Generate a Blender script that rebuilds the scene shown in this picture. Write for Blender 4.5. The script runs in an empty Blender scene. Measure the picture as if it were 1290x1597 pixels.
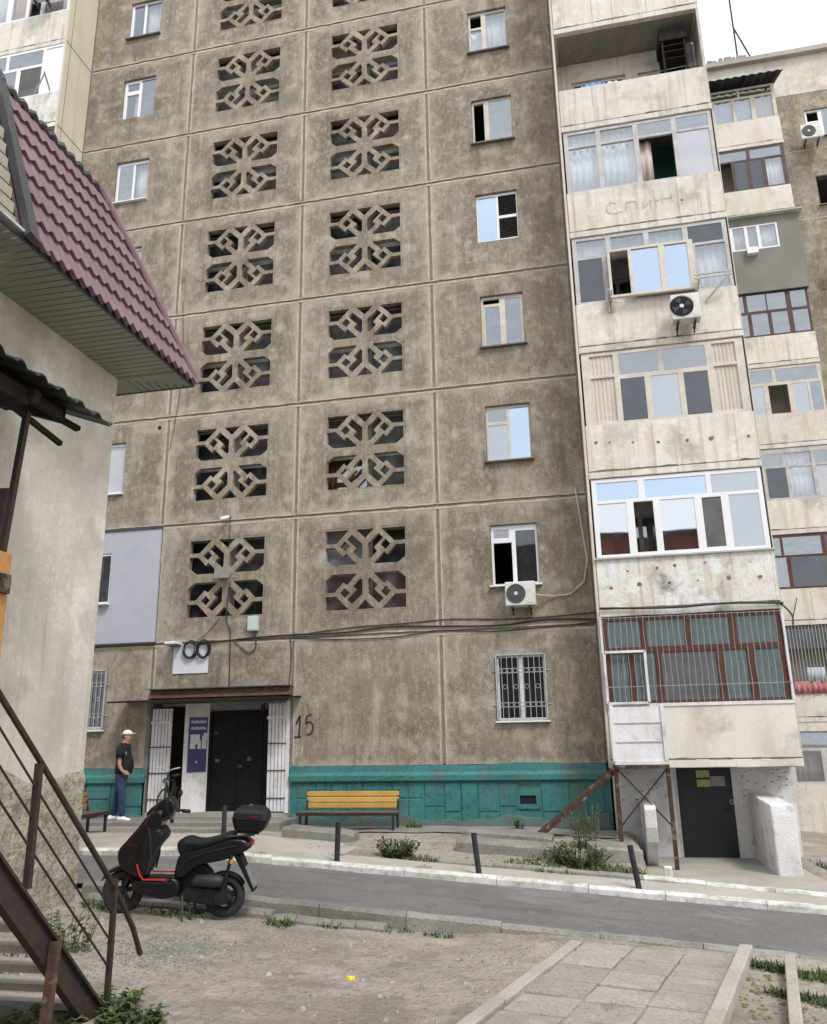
import bpy, bmesh, math, random
from mathutils import Vector, Matrix, noise as mnoise
from mathutils.geometry import tessellate_polygon
random.seed(7)
R = math.radians
sc = bpy.context.scene
col = sc.collection

# ------------------------------------------------------------------ camera
cam = bpy.data.cameras.new('camera'); camo = bpy.data.objects.new('camera', cam); col.objects.link(camo)
RM = ((0.97692, -0.19899, 0.07737), (0.21123, 0.94303, -0.25713), (-0.0218, 0.2675, 0.9633))
RM = ((0.977, -0.199, 0.073), (0.211, 0.943, -0.258), (-0.018, 0.268, 0.963))
fw = Vector((RM[0][1], RM[1][1], RM[2][1])).normalized()
rt = Vector((RM[0][0], RM[1][0], RM[2][0])); rt = (rt - fw * rt.dot(fw)).normalized()
up = rt.cross(fw)
camo.matrix_world = Matrix(((rt.x, up.x, -fw.x, 6.397), (rt.y, up.y, -fw.y, -17.126), (rt.z, up.z, -fw.z, 1.774), (0, 0, 0, 1)))
cam.sensor_fit = 'HORIZONTAL'; cam.sensor_width = 36; cam.lens = 1265.64 / 1290 * 36
cam.clip_start = .1; cam.clip_end = 2000
sc.camera = camo

# ------------------------------------------------------------------ world, sun, exposure
SUN_EL, SUN_ROT = R(52), R(140)
w = bpy.data.worlds.new('World'); sc.world = w; w.use_nodes = True
nt = w.node_tree; nt.nodes.clear()
def wn(t): return nt.nodes.new(t)
out = wn('ShaderNodeOutputWorld'); bg = wn('ShaderNodeBackground'); bg.inputs[1].default_value = .1
sky = wn('ShaderNodeTexSky'); sky.sky_type = 'NISHITA'; sky.sun_disc = False
sky.sun_elevation = SUN_EL; sky.sun_rotation = SUN_ROT; sky.air_density = 1; sky.dust_density = 2
tc = wn('ShaderNodeTexCoord'); mp = wn('ShaderNodeMapping'); mp.inputs['Scale'].default_value = (1, 1, 2.2)
n1 = wn('ShaderNodeTexNoise'); n1.inputs['Scale'].default_value = 2.3; n1.inputs['Detail'].default_value = 7; n1.inputs['Roughness'].default_value = .55
mr = wn('ShaderNodeMapRange'); mr.inputs[1].default_value = .36; mr.inputs[2].default_value = .52; mr.inputs[3].default_value = .78; mr.inputs[4].default_value = 1.0
n2 = wn('ShaderNodeTexNoise'); n2.inputs['Scale'].default_value = 3.1; n2.inputs['Detail'].default_value = 6
cr = wn('ShaderNodeMix'); cr.data_type = 'RGBA'
cr.inputs[6].default_value = (7.6, 7.9, 8.4, 1); cr.inputs[7].default_value = (10.6, 10.7, 10.8, 1)
mx = wn('ShaderNodeMix'); mx.data_type = 'RGBA'
L = nt.links.new
L(tc.outputs['Generated'], mp.inputs[0]); L(mp.outputs[0], n1.inputs[0]); L(mp.outputs[0], n2.inputs[0])
L(n1.outputs[0], mr.inputs[0]); L(mr.outputs[0], mx.inputs[0]); L(n2.outputs[0], cr.inputs[0])
L(sky.outputs[0], mx.inputs[6]); L(cr.outputs[2], mx.inputs[7]); L(mx.outputs[2], bg.inputs[0]); L(bg.outputs[0], out.inputs[0])
sl = bpy.data.lights.new('sun', 'SUN'); sl.energy = 1.5; sl.angle = R(14); sl.color = (1, .97, .93)
so = bpy.data.objects.new('sun', sl); col.objects.link(so)
so.rotation_euler = (math.pi / 2 - SUN_EL, 0, math.pi - SUN_ROT)
sc.view_settings.view_transform = 'Standard'; sc.view_settings.look = 'None'
sc.view_settings.gamma = 1; sc.view_settings.use_curve_mapping = False
sc.view_settings.exposure = .63
sc.render.engine = 'CYCLES'
sc.cycles.max_bounces = 6; sc.cycles.diffuse_bounces = 2; sc.cycles.transparent_max_bounces = 12

# ------------------------------------------------------------------ materials
MATS = {}
def rgb(c): return (c[0], c[1], c[2], 1)
def pmat(name, c0, c1=None, s1=1.2, c2=None, s2=45, f2=.5, st=None, sf=.5, ss=(2.5, 2.5, .35), st2=None, sf2=.5, s3=.7,
         rough=.85, bump=0, bs=60, metal=0, spec=.35, var=0, obj=False, coat=0, bd=.02, ly=(), joints=None):
    m = bpy.data.materials.new(name); m.use_nodes = True; MATS[name] = m
    t = m.node_tree; b = t.nodes['Principled BSDF']; N = t.nodes.new; K = t.links.new
    b.inputs['Roughness'].default_value = rough; b.inputs['Metallic'].default_value = metal
    b.inputs['Specular IOR Level'].default_value = spec; b.inputs['Coat Weight'].default_value = coat
    if obj: tcn = N('ShaderNodeTexCoord'); P = tcn.outputs['Object']
    else: tcn = N('ShaderNodeNewGeometry'); P = tcn.outputs['Position']
    def noise(scale, det=5, mapping=None, ro=.55):
        n = N('ShaderNodeTexNoise'); n.inputs['Scale'].default_value = scale; n.inputs['Detail'].default_value = det; n.inputs['Roughness'].default_value = ro
        if mapping:
            mpn = N('ShaderNodeMapping'); mpn.inputs['Scale'].default_value = mapping; K(P, mpn.inputs[0]); K(mpn.outputs[0], n.inputs[0])
        else: K(P, n.inputs[0])
        return n.outputs[0]
    def rng(o, a, z, lo=0, hi=1):
        r = N('ShaderNodeMapRange'); r.inputs[1].default_value = a; r.inputs[2].default_value = z; r.inputs[3].default_value = lo; r.inputs[4].default_value = hi
        K(o, r.inputs[0]); return r.outputs[0]
    def mix(fac, a, bcol, mode='MIX'):
        x = N('ShaderNodeMix'); x.data_type = 'RGBA'; x.blend_type = mode
        if isinstance(fac, (int, float)): x.inputs[0].default_value = fac
        else: K(fac, x.inputs[0])
        for i, v in ((6, a), (7, bcol)):
            if isinstance(v, tuple): x.inputs[i].default_value = rgb(v)
            else: K(v, x.inputs[i])
        return x.outputs[2]
    cur = c0
    if c1: cur = mix(rng(noise(s1), .36, .64), c0, c1)
    if c2: cur = mix(rng(noise(s2, 3, None, .6), .5, .66, 0, f2), cur, c2)
    if st: cur = mix(rng(noise(1, 6, ss), .5, .72, 0, sf), cur, st)
    if st2: cur = mix(rng(noise(s3, 7, None, .62), .54, .68, 0, sf2), cur, st2)
    for (lsc, lo, hi, lc, lf) in ly:
        nz = noise(1, 6, lsc, .6) if isinstance(lsc, tuple) else noise(lsc, 5, None, .6)
        cur = mix(rng(nz, lo, hi, 0, lf), cur, lc)
    if joints:
        sp = N('ShaderNodeSeparateXYZ'); K(P, sp.inputs[0])
        def mth(op, a, bb=None, c=None):
            q = N('ShaderNodeMath'); q.operation = op
            for i, v in enumerate((a, bb, c)):
                if v is None: continue
                if isinstance(v, (int, float)): q.inputs[i].default_value = v
                else: K(v, q.inputs[i])
            return q.outputs[0]
        d = mth('PINGPONG', mth('SUBTRACT', sp.outputs[2], 3.95 - 28), 1.4)
        for xi in joints: d = mth('MINIMUM', d, mth('ABSOLUTE', mth('SUBTRACT', sp.outputs[0], xi)))
        d = mth('ADD', d, mth('MULTIPLY', mth('SUBTRACT', noise(2.6, 7, None, .7), .5), 1.1))
        cur = mix(rng(d, .02, .26, .62, 0), cur, (.5, .45, .375))
    if var:
        oi = N('ShaderNodeObjectInfo'); v = rng(oi.outputs['Random'], 0, 1, 1 - var, 1 + var)
        hs = N('ShaderNodeHueSaturation'); K(v, hs.inputs['Value'])
        if isinstance(cur, tuple): hs.inputs['Color'].default_value = rgb(cur)
        else: K(cur, hs.inputs['Color'])
        cur = hs.outputs[0]
    if isinstance(cur, tuple): b.inputs['Base Color'].default_value = rgb(cur)
    else: K(cur, b.inputs['Base Color'])
    if bump:
        bn = N('ShaderNodeBump'); bn.inputs['Strength'].default_value = bump; bn.inputs['Distance'].default_value = bd
        K(noise(bs, 6, None, .65), bn.inputs['Height']); K(bn.outputs[0], b.inputs['Normal'])
    return m
def glassmat(name, fac, tint=(.93, .94, .95), refl=(.82, .86, .91), rough=.02):
    m = bpy.data.materials.new(name); m.use_nodes = True; MATS[name] = m
    t = m.node_tree; t.nodes.clear(); N = t.nodes.new
    o = N('ShaderNodeOutputMaterial'); x = N('ShaderNodeMixShader'); tr = N('ShaderNodeBsdfTransparent'); g = N('ShaderNodeBsdfGlossy')
    tr.inputs[0].default_value = rgb(tint); g.inputs[0].default_value = rgb(refl); g.inputs['Roughness'].default_value = rough
    geo = N('ShaderNodeNewGeometry'); n = N('ShaderNodeTexNoise'); n.inputs['Scale'].default_value = .9; bmp = N('ShaderNodeBump'); bmp.inputs['Strength'].default_value = .12; bmp.inputs['Distance'].default_value = .02
    t.links.new(geo.outputs['Position'], n.inputs[0]); t.links.new(n.outputs[0], bmp.inputs['Height']); t.links.new(bmp.outputs[0], g.inputs['Normal'])
    x.inputs[0].default_value = fac
    t.links.new(tr.outputs[0], x.inputs[1]); t.links.new(g.outputs[0], x.inputs[2]); t.links.new(x.outputs[0], o.inputs[0])
glassmat('glass', .2); glassmat('glass_sky', .72, refl=(.55, .66, .8))
glassmat('glass_mirror', .55); glassmat('glass_dull', .07, tint=(.8, .83, .84))
pmat('pebbledash', (.262, .218, .163), (.355, .302, .232), .8, (.1, .083, .062), 30, .6, (.5, .455, .38), .65, (1.7, 1.7, .26), (.15, .13, .098), .65, .5, .95, .9, 42, var=.05, spec=.12, bd=.03, ly=[((11, 11, 7), .5, .66, (.54, .495, .425), .5), ((7, 7, 3.5), .52, .68, (.155, .132, .105), .5), (28, .54, .68, (.54, .48, .4), .4), (38, .56, .68, (.11, .092, .07), .4), (.45, .52, .66, (.2, .165, .125), .55), (2.2, .5, .72, (.57, .505, .41), .75), ((3.2, 3.2, .55), .52, .7, (.14, .118, .088), .5), ((13, 13, .7), .56, .72, (.13, .11, .085), .4)], joints=(-3.374, 0., 3.326))
pmat('pebbledash_wing', (.262, .218, .163), (.355, .302, .232), .8, (.1, .083, .062), 30, .6, (.5, .455, .38), .65, (1.7, 1.7, .26), (.15, .13, .098), .65, .5, .95, .9, 42, var=.05, spec=.12, bd=.03, ly=[((11, 11, 7), .5, .66, (.54, .495, .425), .5), ((7, 7, 3.5), .52, .68, (.155, .132, .105), .5), (28, .54, .68, (.54, .48, .4), .4), (38, .56, .68, (.11, .092, .07), .4), (.45, .52, .66, (.2, .165, .125), .55), (2.2, .5, .72, (.57, .505, .41), .75), ((3.2, 3.2, .55), .52, .7, (.14, .118, .088), .5), ((13, 13, .7), .56, .72, (.13, .11, .085), .4)])
pmat('mortar', (.55, .49, .405), (.44, .39, .32), 3, (.26, .22, .18), 24, .6, rough=.95, bump=.4, bs=40, spec=.1)
pmat('joint_dark', (.13, .11, .085), (.25, .21, .16), 6, rough=.95, spec=.1)
pmat('cream', (.7, .665, .595), (.63, .585, .505), .8, (.77, .755, .72), 7, .5, (.42, .36, .29), .6, (5, 5, .3), (.33, .305, .265), .65, 1.3, .88, .3, 30, spec=.15, var=.05, ly=[((14, 14, .35), .56, .68, (.36, .3, .235), .55), (3, .56, .68, (.78, .775, .76), .55), (18, .62, .74, (.45, .41, .35), .5)])
pmat('cream_worn', (.68, .64, .57), (.78, .78, .77), 1.3, (.52, .47, .4), 14, .5, (.37, .33, .28), .65, (5, 5, .35), (.19, .18, .165), .8, 1.5, .9, .35, 30, spec=.15, ly=[((14, 14, .45), .56, .7, (.34, .29, .24), .5), (2.2, .54, .62, (.8, .81, .82), .75)])
pmat('cream_clean', (.72, .69, .62), (.66, .62, .54), .7, (.76, .745, .7), 9, .4, (.46, .39, .31), .5, (1.6, 1.6, .5), (.36, .31, .25), .6, 1.0, .88, .3, 30, spec=.15, ly=[((10, 10, .4), .6, .72, (.42, .35, .28), .4)])
pmat('side_cream', (.6, .54, .44), (.66, .6, .5), .8, (.5, .43, .34), 20, .5, (.45, .38, .3), .4, (3, 3, .2), rough=.9, bump=.25, bs=40, spec=.12)
pmat('white_paint', (.78, .78, .8), (.7, .7, .7), 2, (.55, .53, .5), 12, .4, (.4, .38, .35), .5, (4, 4, .6), (.3, .27, .24), .5, 2.2, .8, .25, 40)
pmat('whitewash', (.76, .76, .76), (.66, .65, .63), 2, (.8, .8, .8), 20, .4, (.45, .43, .4), .45, (3, 3, 1), (.33, .3, .27), .6, 2.6, .9, .6, 26, spec=.15, bd=.03)
pmat('kerb_white', (.74, .725, .7), (.6, .585, .555), 3, (.4, .38, .345), 13, .75, (.33, .3, .265), .7, (2, 6, 6), (.26, .24, .21), .8, 2.4, .88, .5, 34, var=.05, spec=.15)
pmat('pvc', (.8, .81, .84), (.76, .77, .8), 2, rough=.4, spec=.5)
pmat('frame_cream', (.66, .62, .55), (.55, .5, .43), 3, (.4, .36, .3), 22, .4, rough=.7)
pmat('frame_grey', (.55, .55, .54), (.42, .41, .4), 3, (.3, .28, .26), 22, .4, rough=.7)
pmat('frame_brown', (.085, .03, .02), (.12, .045, .03), 4, (.045, .02, .014), 25, .5, rough=.55)
pmat('frame_dark', (.06, .03, .028), (.09, .05, .045), 4, rough=.55)
pmat('sill_metal', (.12, .11, .1), (.2, .18, .16), 5, rough=.6, metal=.3)
pmat('panel_beige', (.62, .57, .49), (.55, .5, .42), 3, (.45, .4, .33), 18, .4, (.42, .36, .28), .5, (6, 6, .4), rough=.7)
pmat('curtain_white', (.74, .745, .76), (.64, .65, .67), 2, (.5, .51, .54), 9, .4, rough=.95)
pmat('curtain_blue', (.42, .5, .62), (.52, .58, .67), 2, rough=.95)
pmat('curtain_grey', (.28, .28, .29), (.38, .38, .39), 2, rough=.95)
pmat('curtain_pink', (.6, .48, .44), (.5, .4, .38), 3, rough=.95)
pmat('curtain_orange', (.6, .3, .17), (.5, .24, .12), 3, rough=.95)
pmat('film_grey', (.07, .074, .08), (.11, .115, .125), 1.3, rough=.35, ly=[((2, 2, 5), .5, .62, (.2, .205, .215), .6)])
pmat('film_mid', (.17, .175, .185), (.24, .245, .255), 2.5, (.12, .125, .13), 6, .6, rough=.8)
pmat('film_mauve', (.25, .21, .2), (.19, .16, .155), 3, rough=.9)
pmat('joint_grey', (.21, .185, .15), (.27, .24, .2), 4, (.14, .12, .1), 20, .6, rough=.95, spec=.1)
pmat('unlit_room_fill', (.02, .022, .026), (.05, .052, .058), 1.6, rough=.5, ly=[((5, 5, 1), .56, .64, (.1, .105, .115), .6)])  # opaque pane colour, dark to stand for the unlit room behind the glass
pmat('film_pale', (.46, .48, .53), (.52, .54, .58), 2, rough=.3)
pmat('film_green', (.35, .4, .405), (.42, .465, .465), 3, (.3, .33, .33), 8, .4, rough=.5)
pmat('screen_grey', (.1, .1, .105), (.14, .14, .145), 3, rough=.8)
pmat('dark', (.012, .012, .013), rough=.9)
pmat('room', (.13, .12, .11), (.16, .15, .14), 1, rough=.95)
pmat('room_green', (.03, .13, .09), (.04, .16, .11), 2, rough=.9)
pmat('turquoise', (.042, .17, .17), (.055, .215, .21), 1.2, (.02, .1, .105), 14, .55, (.1, .135, .13), .5, (2, 2, 1), (.11, .115, .105), .7, 1.4, .55, .35, 30, spec=.3, ly=[((3, 3, .8), .55, .7, (.075, .28, .27), .45), (7, .58, .68, (.03, .11, .11), .5)])
pmat('plinth_dirty', (.12, .14, .13), (.1, .2, .19), 3, (.2, .17, .13), 16, .6, rough=.85, bump=.3, bs=30)
pmat('concrete', (.29, .275, .25), (.22, .21, .19), 1.5, (.14, .13, .115), 30, .6, (.38, .36, .33), .4, (2, 2, 1), (.16, .145, .125), .55, 1.2, .92, .7, 35, spec=.15, var=.08, ly=[(9, .56, .7, (.4, .38, .34), .4)])
pmat('concrete_pale', (.44, .41, .37), (.36, .33, .29), 1.3, (.26, .23, .2), 38, .5, None, 0, (1, 1, 1), (.28, .24, .2), .5, 1.1, .92, .45, 45, spec=.2, var=.06)
pmat('slab_pave', (.37, .345, .315), (.315, .295, .27), 1.6, (.2, .18, .16), 30, .65, None, 0, (1, 1, 1), (.29, .24, .215), .65, 1.0, .95, .7, 34, spec=.12, var=.09, ly=[(5, .54, .68, (.44, .41, .375), .5), (14, .6, .72, (.17, .15, .13), .5)])
pmat('asphalt', (.17, .162, .152), (.225, .216, .203), .6, (.1, .096, .092), 50, .75, None, 0, (1, 1, 1), (.29, .268, .24), .6, .7, .95, .9, 60, spec=.12, ly=[((.35, 3, 1), .52, .68, (.125, .12, .114), .6), (7, .56, .72, (.28, .265, .245), .45), (2.4, .57, .62, (.13, .125, .12), .5)])
pmat('dirt', (.325, .28, .235), (.47, .415, .355), .45, (.2, .175, .15), 24, .7, None, 0, (1, 1, 1), (.25, .218, .182), .7, .8, .97, 1, 16, spec=.06, bd=.06, ly=[(12, .55, .7, (.53, .485, .43), .5), (4, .54, .68, (.22, .19, .16), .6), (50, .6, .7, (.13, .115, .1), .65), (1.7, .54, .64, (.5, .44, .375), .6), ((.6, 2.4, 1), .55, .66, (.24, .205, .17), .5)])
pmat('stone_grey', (.3, .29, .28), (.2, .19, .18), 6, (.42, .4, .37), 20, .4, rough=.9, var=.25)
pmat('hut_plaster', (.64, .605, .53), (.54, .505, .435), 1.0, (.72, .69, .62), 9, .5, (.4, .36, .3), .6, (2.4, 2.4, .3), (.36, .32, .265), .6, .7, .93, .5, 20, spec=.1, ly=[(1.6, .53, .64, (.76, .73, .67), .65), (26, .58, .7, (.4, .36, .3), .4), (.8, .56, .66, (.42, .38, .31), .5), ((12, 12, .5), .6, .7, (.4, .35, .28), .5)])
pmat('hut_rough', (.42, .37, .29), (.52, .465, .375), 2.2, (.2, .17, .135), 15, .7, (.28, .235, .18), .5, (2, 2, 1), (.17, .145, .115), .65, 2.4, .95, 1, 13, spec=.08, bd=.07, ly=[(5, .55, .65, (.6, .56, .48), .5)])
pmat('tile_roof', (.18, .118, .128), (.21, .142, .15), 1.2, (.15, .095, .105), 20, .35, (.23, .19, .19), .45, (3, 3, 1), (.14, .1, .105), .5, 1.5, rough=.65, spec=.25, var=.05)
pmat('soffit', (.3, .295, .24), (.265, .26, .21), 2, rough=.55)
pmat('siding', (.4, .36, .28), (.33, .3, .23), 2, (.22, .2, .16), 20, .4, rough=.75)
pmat('flashing', (.05, .052, .056), (.075, .075, .08), 3, rough=.45, spec=.5)
pmat('corrugated', (.055, .06, .058), (.035, .04, .04), 3, (.1, .08, .06), 14, .5, rough=.6, metal=.3)
pmat('timber_dark', (.02, .014, .011), (.035, .024, .018), 4, rough=.9, spec=.15)
pmat('timber_brown', (.16, .095, .065), (.1, .065, .05), 5, (.26, .19, .15), 12, .5, (.08, .06, .05), .6, (.6, 6, 6), rough=.85)
pmat('rust', (.07, .038, .026), (.045, .03, .025), 4, (.15, .07, .035), 14, .5, (.03, .025, .023), .6, (2, 2, 2), rough=.85, bump=.3, bs=40, ly=[(6, .57, .66, (.3, .26, .22), .5)])
pmat('iron_brown', (.03, .021, .018), (.045, .031, .026), 5, (.07, .04, .028), 20, .45, rough=.65, metal=.1)
pmat('orange_paint', (.5, .25, .08), (.42, .2, .065), 4, (.25, .12, .05), 14, .5, rough=.7)
pmat('black_metal', (.02, .02, .021), (.035, .034, .033), 6, rough=.5, spec=.4)
pmat('bollard_black', (.017, .017, .023), (.03, .03, .036), 6, (.07, .07, .07), 14, .3, rough=.55)
pmat('black_plastic', (.008, .008, .0085), (.013, .013, .014), 6, rough=.5, spec=.25, obj=True)
pmat('gloss_black', (.006, .006, .007), rough=.28, spec=.4, obj=True)
pmat('rubber', (.02, .02, .02), (.035, .034, .032), 12, rough=.85, obj=True)
pmat('seat_vinyl', (.009, .009, .01), (.014, .014, .015), 9, rough=.6, spec=.25, bump=.15, bs=90, obj=True)
pmat('red_paint', (.5, .035, .03), rough=.35, obj=True)
pmat('red_dark', (.13, .014, .012), rough=.35, obj=True)
pmat('engine_metal', (.03, .03, .031), (.012, .012, .012), 14, rough=.5, metal=.3, obj=True)
pmat('chrome', (.6, .6, .62), rough=.2, metal=1, obj=True)
pmat('amber', (.75, .28, .03), rough=.3, obj=True)
pmat('bench_yellow', (.66, .4, .1), (.57, .33, .08), 3, (.43, .25, .08), 22, .5, rough=.6, var=.07)
pmat('bench_worn', (.4, .2, .07), (.34, .16, .05), 4, (.2, .1, .04), 20, .5, rough=.7, var=.07)
pmat('ac_white', (.7, .69, .65), (.63, .62, .58), 3, (.5, .47, .42), 20, .3, rough=.5, obj=True)
pmat('ac_grille', (.11, .115, .12), rough=.6)
pmat('box_mint', (.55, .63, .6), (.5, .58, .55), 5, rough=.5)
pmat('sign_white', (.68, .7, .76), (.62, .64, .71), 2, rough=.4)
pmat('clad_grey', (.44, .455, .53), (.4, .415, .485), .8, (.48, .495, .56), 5, .4, rough=.5)
pmat('stucco_grey', (.235, .23, .21), (.2, .195, .175), 1.5, (.27, .26, .24), 20, .4, rough=.92)
pmat('board_purple', (.026, .02, .1), (.035, .026, .13), 4, rough=.4)
pmat('paper', (.68, .68, .68), (.55, .55, .56), 14, rough=.9)
pmat('paper_yellow', (.5, .5, .16), (.4, .4, .15), 18, rough=.9)
pmat('ink', (.06, .055, .05), rough=.9)
pmat('graffiti', (.46, .42, .37), (.54, .5, .45), 9, rough=.95)
pmat('black_door', (.006, .0055, .005), (.012, .011, .01), 3, (.025, .022, .02), 16, .4, rough=.6, spec=.25)
pmat('grey_door', (.022, .027, .028), (.03, .036, .037), 1.5, rough=.45)
pmat('skin', (.5, .29, .21), (.46, .26, .19), 9, rough=.6, obj=True)
pmat('shirt', (.012, .012, .013), (.02, .02, .021), 8, rough=.95, obj=True)
pmat('jeans', (.02, .033, .075), (.035, .055, .11), 5, (.06, .08, .14), 14, .4, rough=.95, obj=True)
pmat('white_cloth', (.78, .76, .72), (.7, .68, .64), 9, rough=.9, obj=True)
pmat('shoe_white', (.8, .8, .8), rough=.7, obj=True)
pmat('hair', (.08, .07, .065), rough=.9, obj=True)
pmat('leaf', (.045, .085, .028), (.08, .125, .048), 3, (.16, .17, .075), 14, .55, rough=.75, spec=.15, var=.25)
pmat('leaf_dry', (.22, .2, .1), (.13, .15, .06), 4, rough=.8, spec=.2, var=.2)
pmat('yellow_litter', (.75, .6, .05), rough=.5)
pmat('blue_cloth', (.12, .26, .62), (.18, .34, .7), 6, rough=.95)
pmat('laundry_red', (.4, .1, .12), (.48, .26, .26), 9, rough=.95)
pmat('laundry_pale', (.55, .55, .68), (.5, .62, .62), 5, rough=.95)
pmat('grille_white', (.46, .47, .465), (.36, .365, .36), 6, rough=.6)
pmat('brick_red', (.13, .05, .038), (.16, .065, .045), 3, rough=.9)
pmat('roof_tar', (.06, .06, .065), (.09, .09, .09), 2, rough=.9)

# ------------------------------------------------------------------ mesh helpers
ORG = {}
class MB:
    def __init__(s): s.v = []; s.f = []
    def add(s, vs, fs):
        n = len(s.v); s.v += [tuple(p) for p in vs]; s.f += [tuple(i + n for i in f) for f in fs]; return s
    def box(s, x0, x1, y0, y1, z0, z1):
        return s.add([(x0, y0, z0), (x1, y0, z0), (x1, y1, z0), (x0, y1, z0), (x0, y0, z1), (x1, y0, z1), (x1, y1, z1), (x0, y1, z1)],
                     [(0, 3, 2, 1), (4, 5, 6, 7), (0, 1, 5, 4), (1, 2, 6, 5), (2, 3, 7, 6), (3, 0, 4, 7)])
    def bar(s, p, q, a, b=None, upv=(0, 0, 1)):
        b = b or a; p = Vector(p); q = Vector(q); d = (q - p).normalized(); u = Vector(upv)
        if abs(d.dot(u)) > .98: u = Vector((0, 1, 0))
        x = d.cross(u).normalized() * a / 2; y = x.cross(d).normalized() * b / 2
        return s.add([p - x - y, p + x - y, p + x + y, p - x + y, q - x - y, q + x - y, q + x + y, q - x + y],
                     [(0, 3, 2, 1), (4, 5, 6, 7), (0, 1, 5, 4), (1, 2, 6, 5), (2, 3, 7, 6), (3, 0, 4, 7)])
    def tube(s, pts, r, n=8, closed=False):
        pts = [Vector(p) for p in pts]; m = len(pts); base = len(s.v); rs = r if isinstance(r, (list, tuple)) else [r] * m
        prev = None
        for i, p in enumerate(pts):
            a = pts[(i - 1) % m] if (i > 0 or closed) else p; b = pts[(i + 1) % m] if (i < m - 1 or closed) else p
            d = (b - a).normalized() if (b - a).length > 1e-9 else Vector((0, 0, 1))
            if prev is None:
                u = Vector((0, 0, 1)) if abs(d.z) < .9 else Vector((1, 0, 0)); x = d.cross(u).normalized()
            else:
                x = (prev - d * prev.dot(d)); x = x.normalized() if x.length > 1e-6 else d.cross(Vector((0, 0, 1))).normalized()
            prev = x; y = d.cross(x)
            for k in range(n):
                t = 2 * math.pi * k / n; s.v.append(tuple(p + (x * math.cos(t) + y * math.sin(t)) * rs[i]))
        for i in range(m if closed else m - 1):
            for k in range(n):
                a = base + i * n + k; b = base + i * n + (k + 1) % n; j = (i + 1) % m
                s.f.append((a, b, base + j * n + (k + 1) % n, base + j * n + k))
        if not closed:
            s.f.append(tuple(base + k for k in reversed(range(n)))); s.f.append(tuple(base + (m - 1) * n + k for k in range(n)))
        return s
    def loft(s, rings, caps=True):
        n = len(rings[0]); base = len(s.v)
        for r in rings: s.v += [tuple(p) for p in r]
        for i in range(len(rings) - 1):
            for k in range(n):
                s.f.append((base + i * n + k, base + i * n + (k + 1) % n, base + (i + 1) * n + (k + 1) % n, base + (i + 1) * n + k))
        if caps:
            s.f.append(tuple(base + k for k in reversed(range(n)))); s.f.append(tuple(base + (len(rings) - 1) * n + k for k in range(n)))
        return s
    def poly(s, loops, fn, d0, d1):                     # outer loop + holes in (u,v), extruded d0..d1 through fn(u,v,d)
        pts = [p for l in loops for p in l]
        tris = tessellate_polygon([[Vector((p[0], p[1], 0)) for p in l] for l in loops])
        n = len(pts); base = len(s.v)
        s.v += [tuple(fn(p[0], p[1], d0)) for p in pts] + [tuple(fn(p[0], p[1], d1)) for p in pts]
        for t in tris: s.f.append(tuple(base + i for i in t)); s.f.append(tuple(base + n + i for i in reversed(t)))
        o = 0
        for l in loops:
            for i in range(len(l)):
                a = base + o + i; b = base + o + (i + 1) % len(l); s.f.append((a, b, b + n, a + n))
            o += len(l)
        return s
    def slab(s, x0, x1, z0, z1, y0, y1, holes):         # wall in the xz plane with rectangular holes
        X = sorted({x0, x1, *[h[0] for h in holes], *[h[2] for h in holes]}); Z = sorted({z0, z1, *[h[1] for h in holes], *[h[3] for h in holes]})
        X = [x for x in X if x0 - 1e-6 <= x <= x1 + 1e-6]; Z = [z for z in Z if z0 - 1e-6 <= z <= z1 + 1e-6]
        nx, nz = len(X), len(Z); base = len(s.v)
        for y in (y0, y1):
            for z in Z:
                for x in X: s.v.append((x, y, z))
        V = lambda i, j, k: base + k * nx * nz + j * nx + i
        def solid(i, j):
            if i < 0 or j < 0 or i >= nx - 1 or j >= nz - 1: return False
            cx, cz = (X[i] + X[i + 1]) / 2, (Z[j] + Z[j + 1]) / 2
            return not any(h[0] < cx < h[2] and h[1] < cz < h[3] for h in holes)
        for i in range(nx - 1):
            for j in range(nz - 1):
                if not solid(i, j): continue
                s.f.append((V(i, j, 0), V(i + 1, j, 0), V(i + 1, j + 1, 0), V(i, j + 1, 0)))
                s.f.append((V(i, j, 1), V(i, j + 1, 1), V(i + 1, j + 1, 1), V(i + 1, j, 1)))
                if not solid(i - 1, j): s.f.append((V(i, j, 0), V(i, j + 1, 0), V(i, j + 1, 1), V(i, j, 1)))
                if not solid(i + 1, j): s.f.append((V(i + 1, j, 0), V(i + 1, j, 1), V(i + 1, j + 1, 1), V(i + 1, j + 1, 0)))
                if not solid(i, j - 1): s.f.append((V(i, j, 0), V(i, j, 1), V(i + 1, j, 1), V(i + 1, j, 0)))
                if not solid(i, j + 1): s.f.append((V(i, j + 1, 0), V(i + 1, j + 1, 0), V(i + 1, j + 1, 1), V(i, j + 1, 1)))
        return s
    def build(s, name, mat, parent=None, smooth=False, bevel=0, seg=2, org=None):
        me = bpy.data.meshes.new(name)
        o = Vector(org) if org is not None else (ORG.get(parent.name, Vector((0, 0, 0))) if parent else Vector((0, 0, 0)))
        me.from_pydata([tuple(Vector(p) - o) for p in s.v], [], s.f); me.update()
        bm = bmesh.new(); bm.from_mesh(me); bmesh.ops.recalc_face_normals(bm, faces=bm.faces); bm.to_mesh(me); bm.free()
        me.materials.append(MATS[mat])
        ob = bpy.data.objects.new(name, me); col.objects.link(ob)
        if parent: ob.parent = parent
        else: ob.location = o
        ORG[ob.name] = o
        if smooth:
            me.shade_smooth()
        if bevel:
            md = ob.modifiers.new('bevel', 'BEVEL'); md.width = bevel; md.segments = seg; md.limit_method = 'ANGLE'; md.angle_limit = R(35)
        return ob
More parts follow.
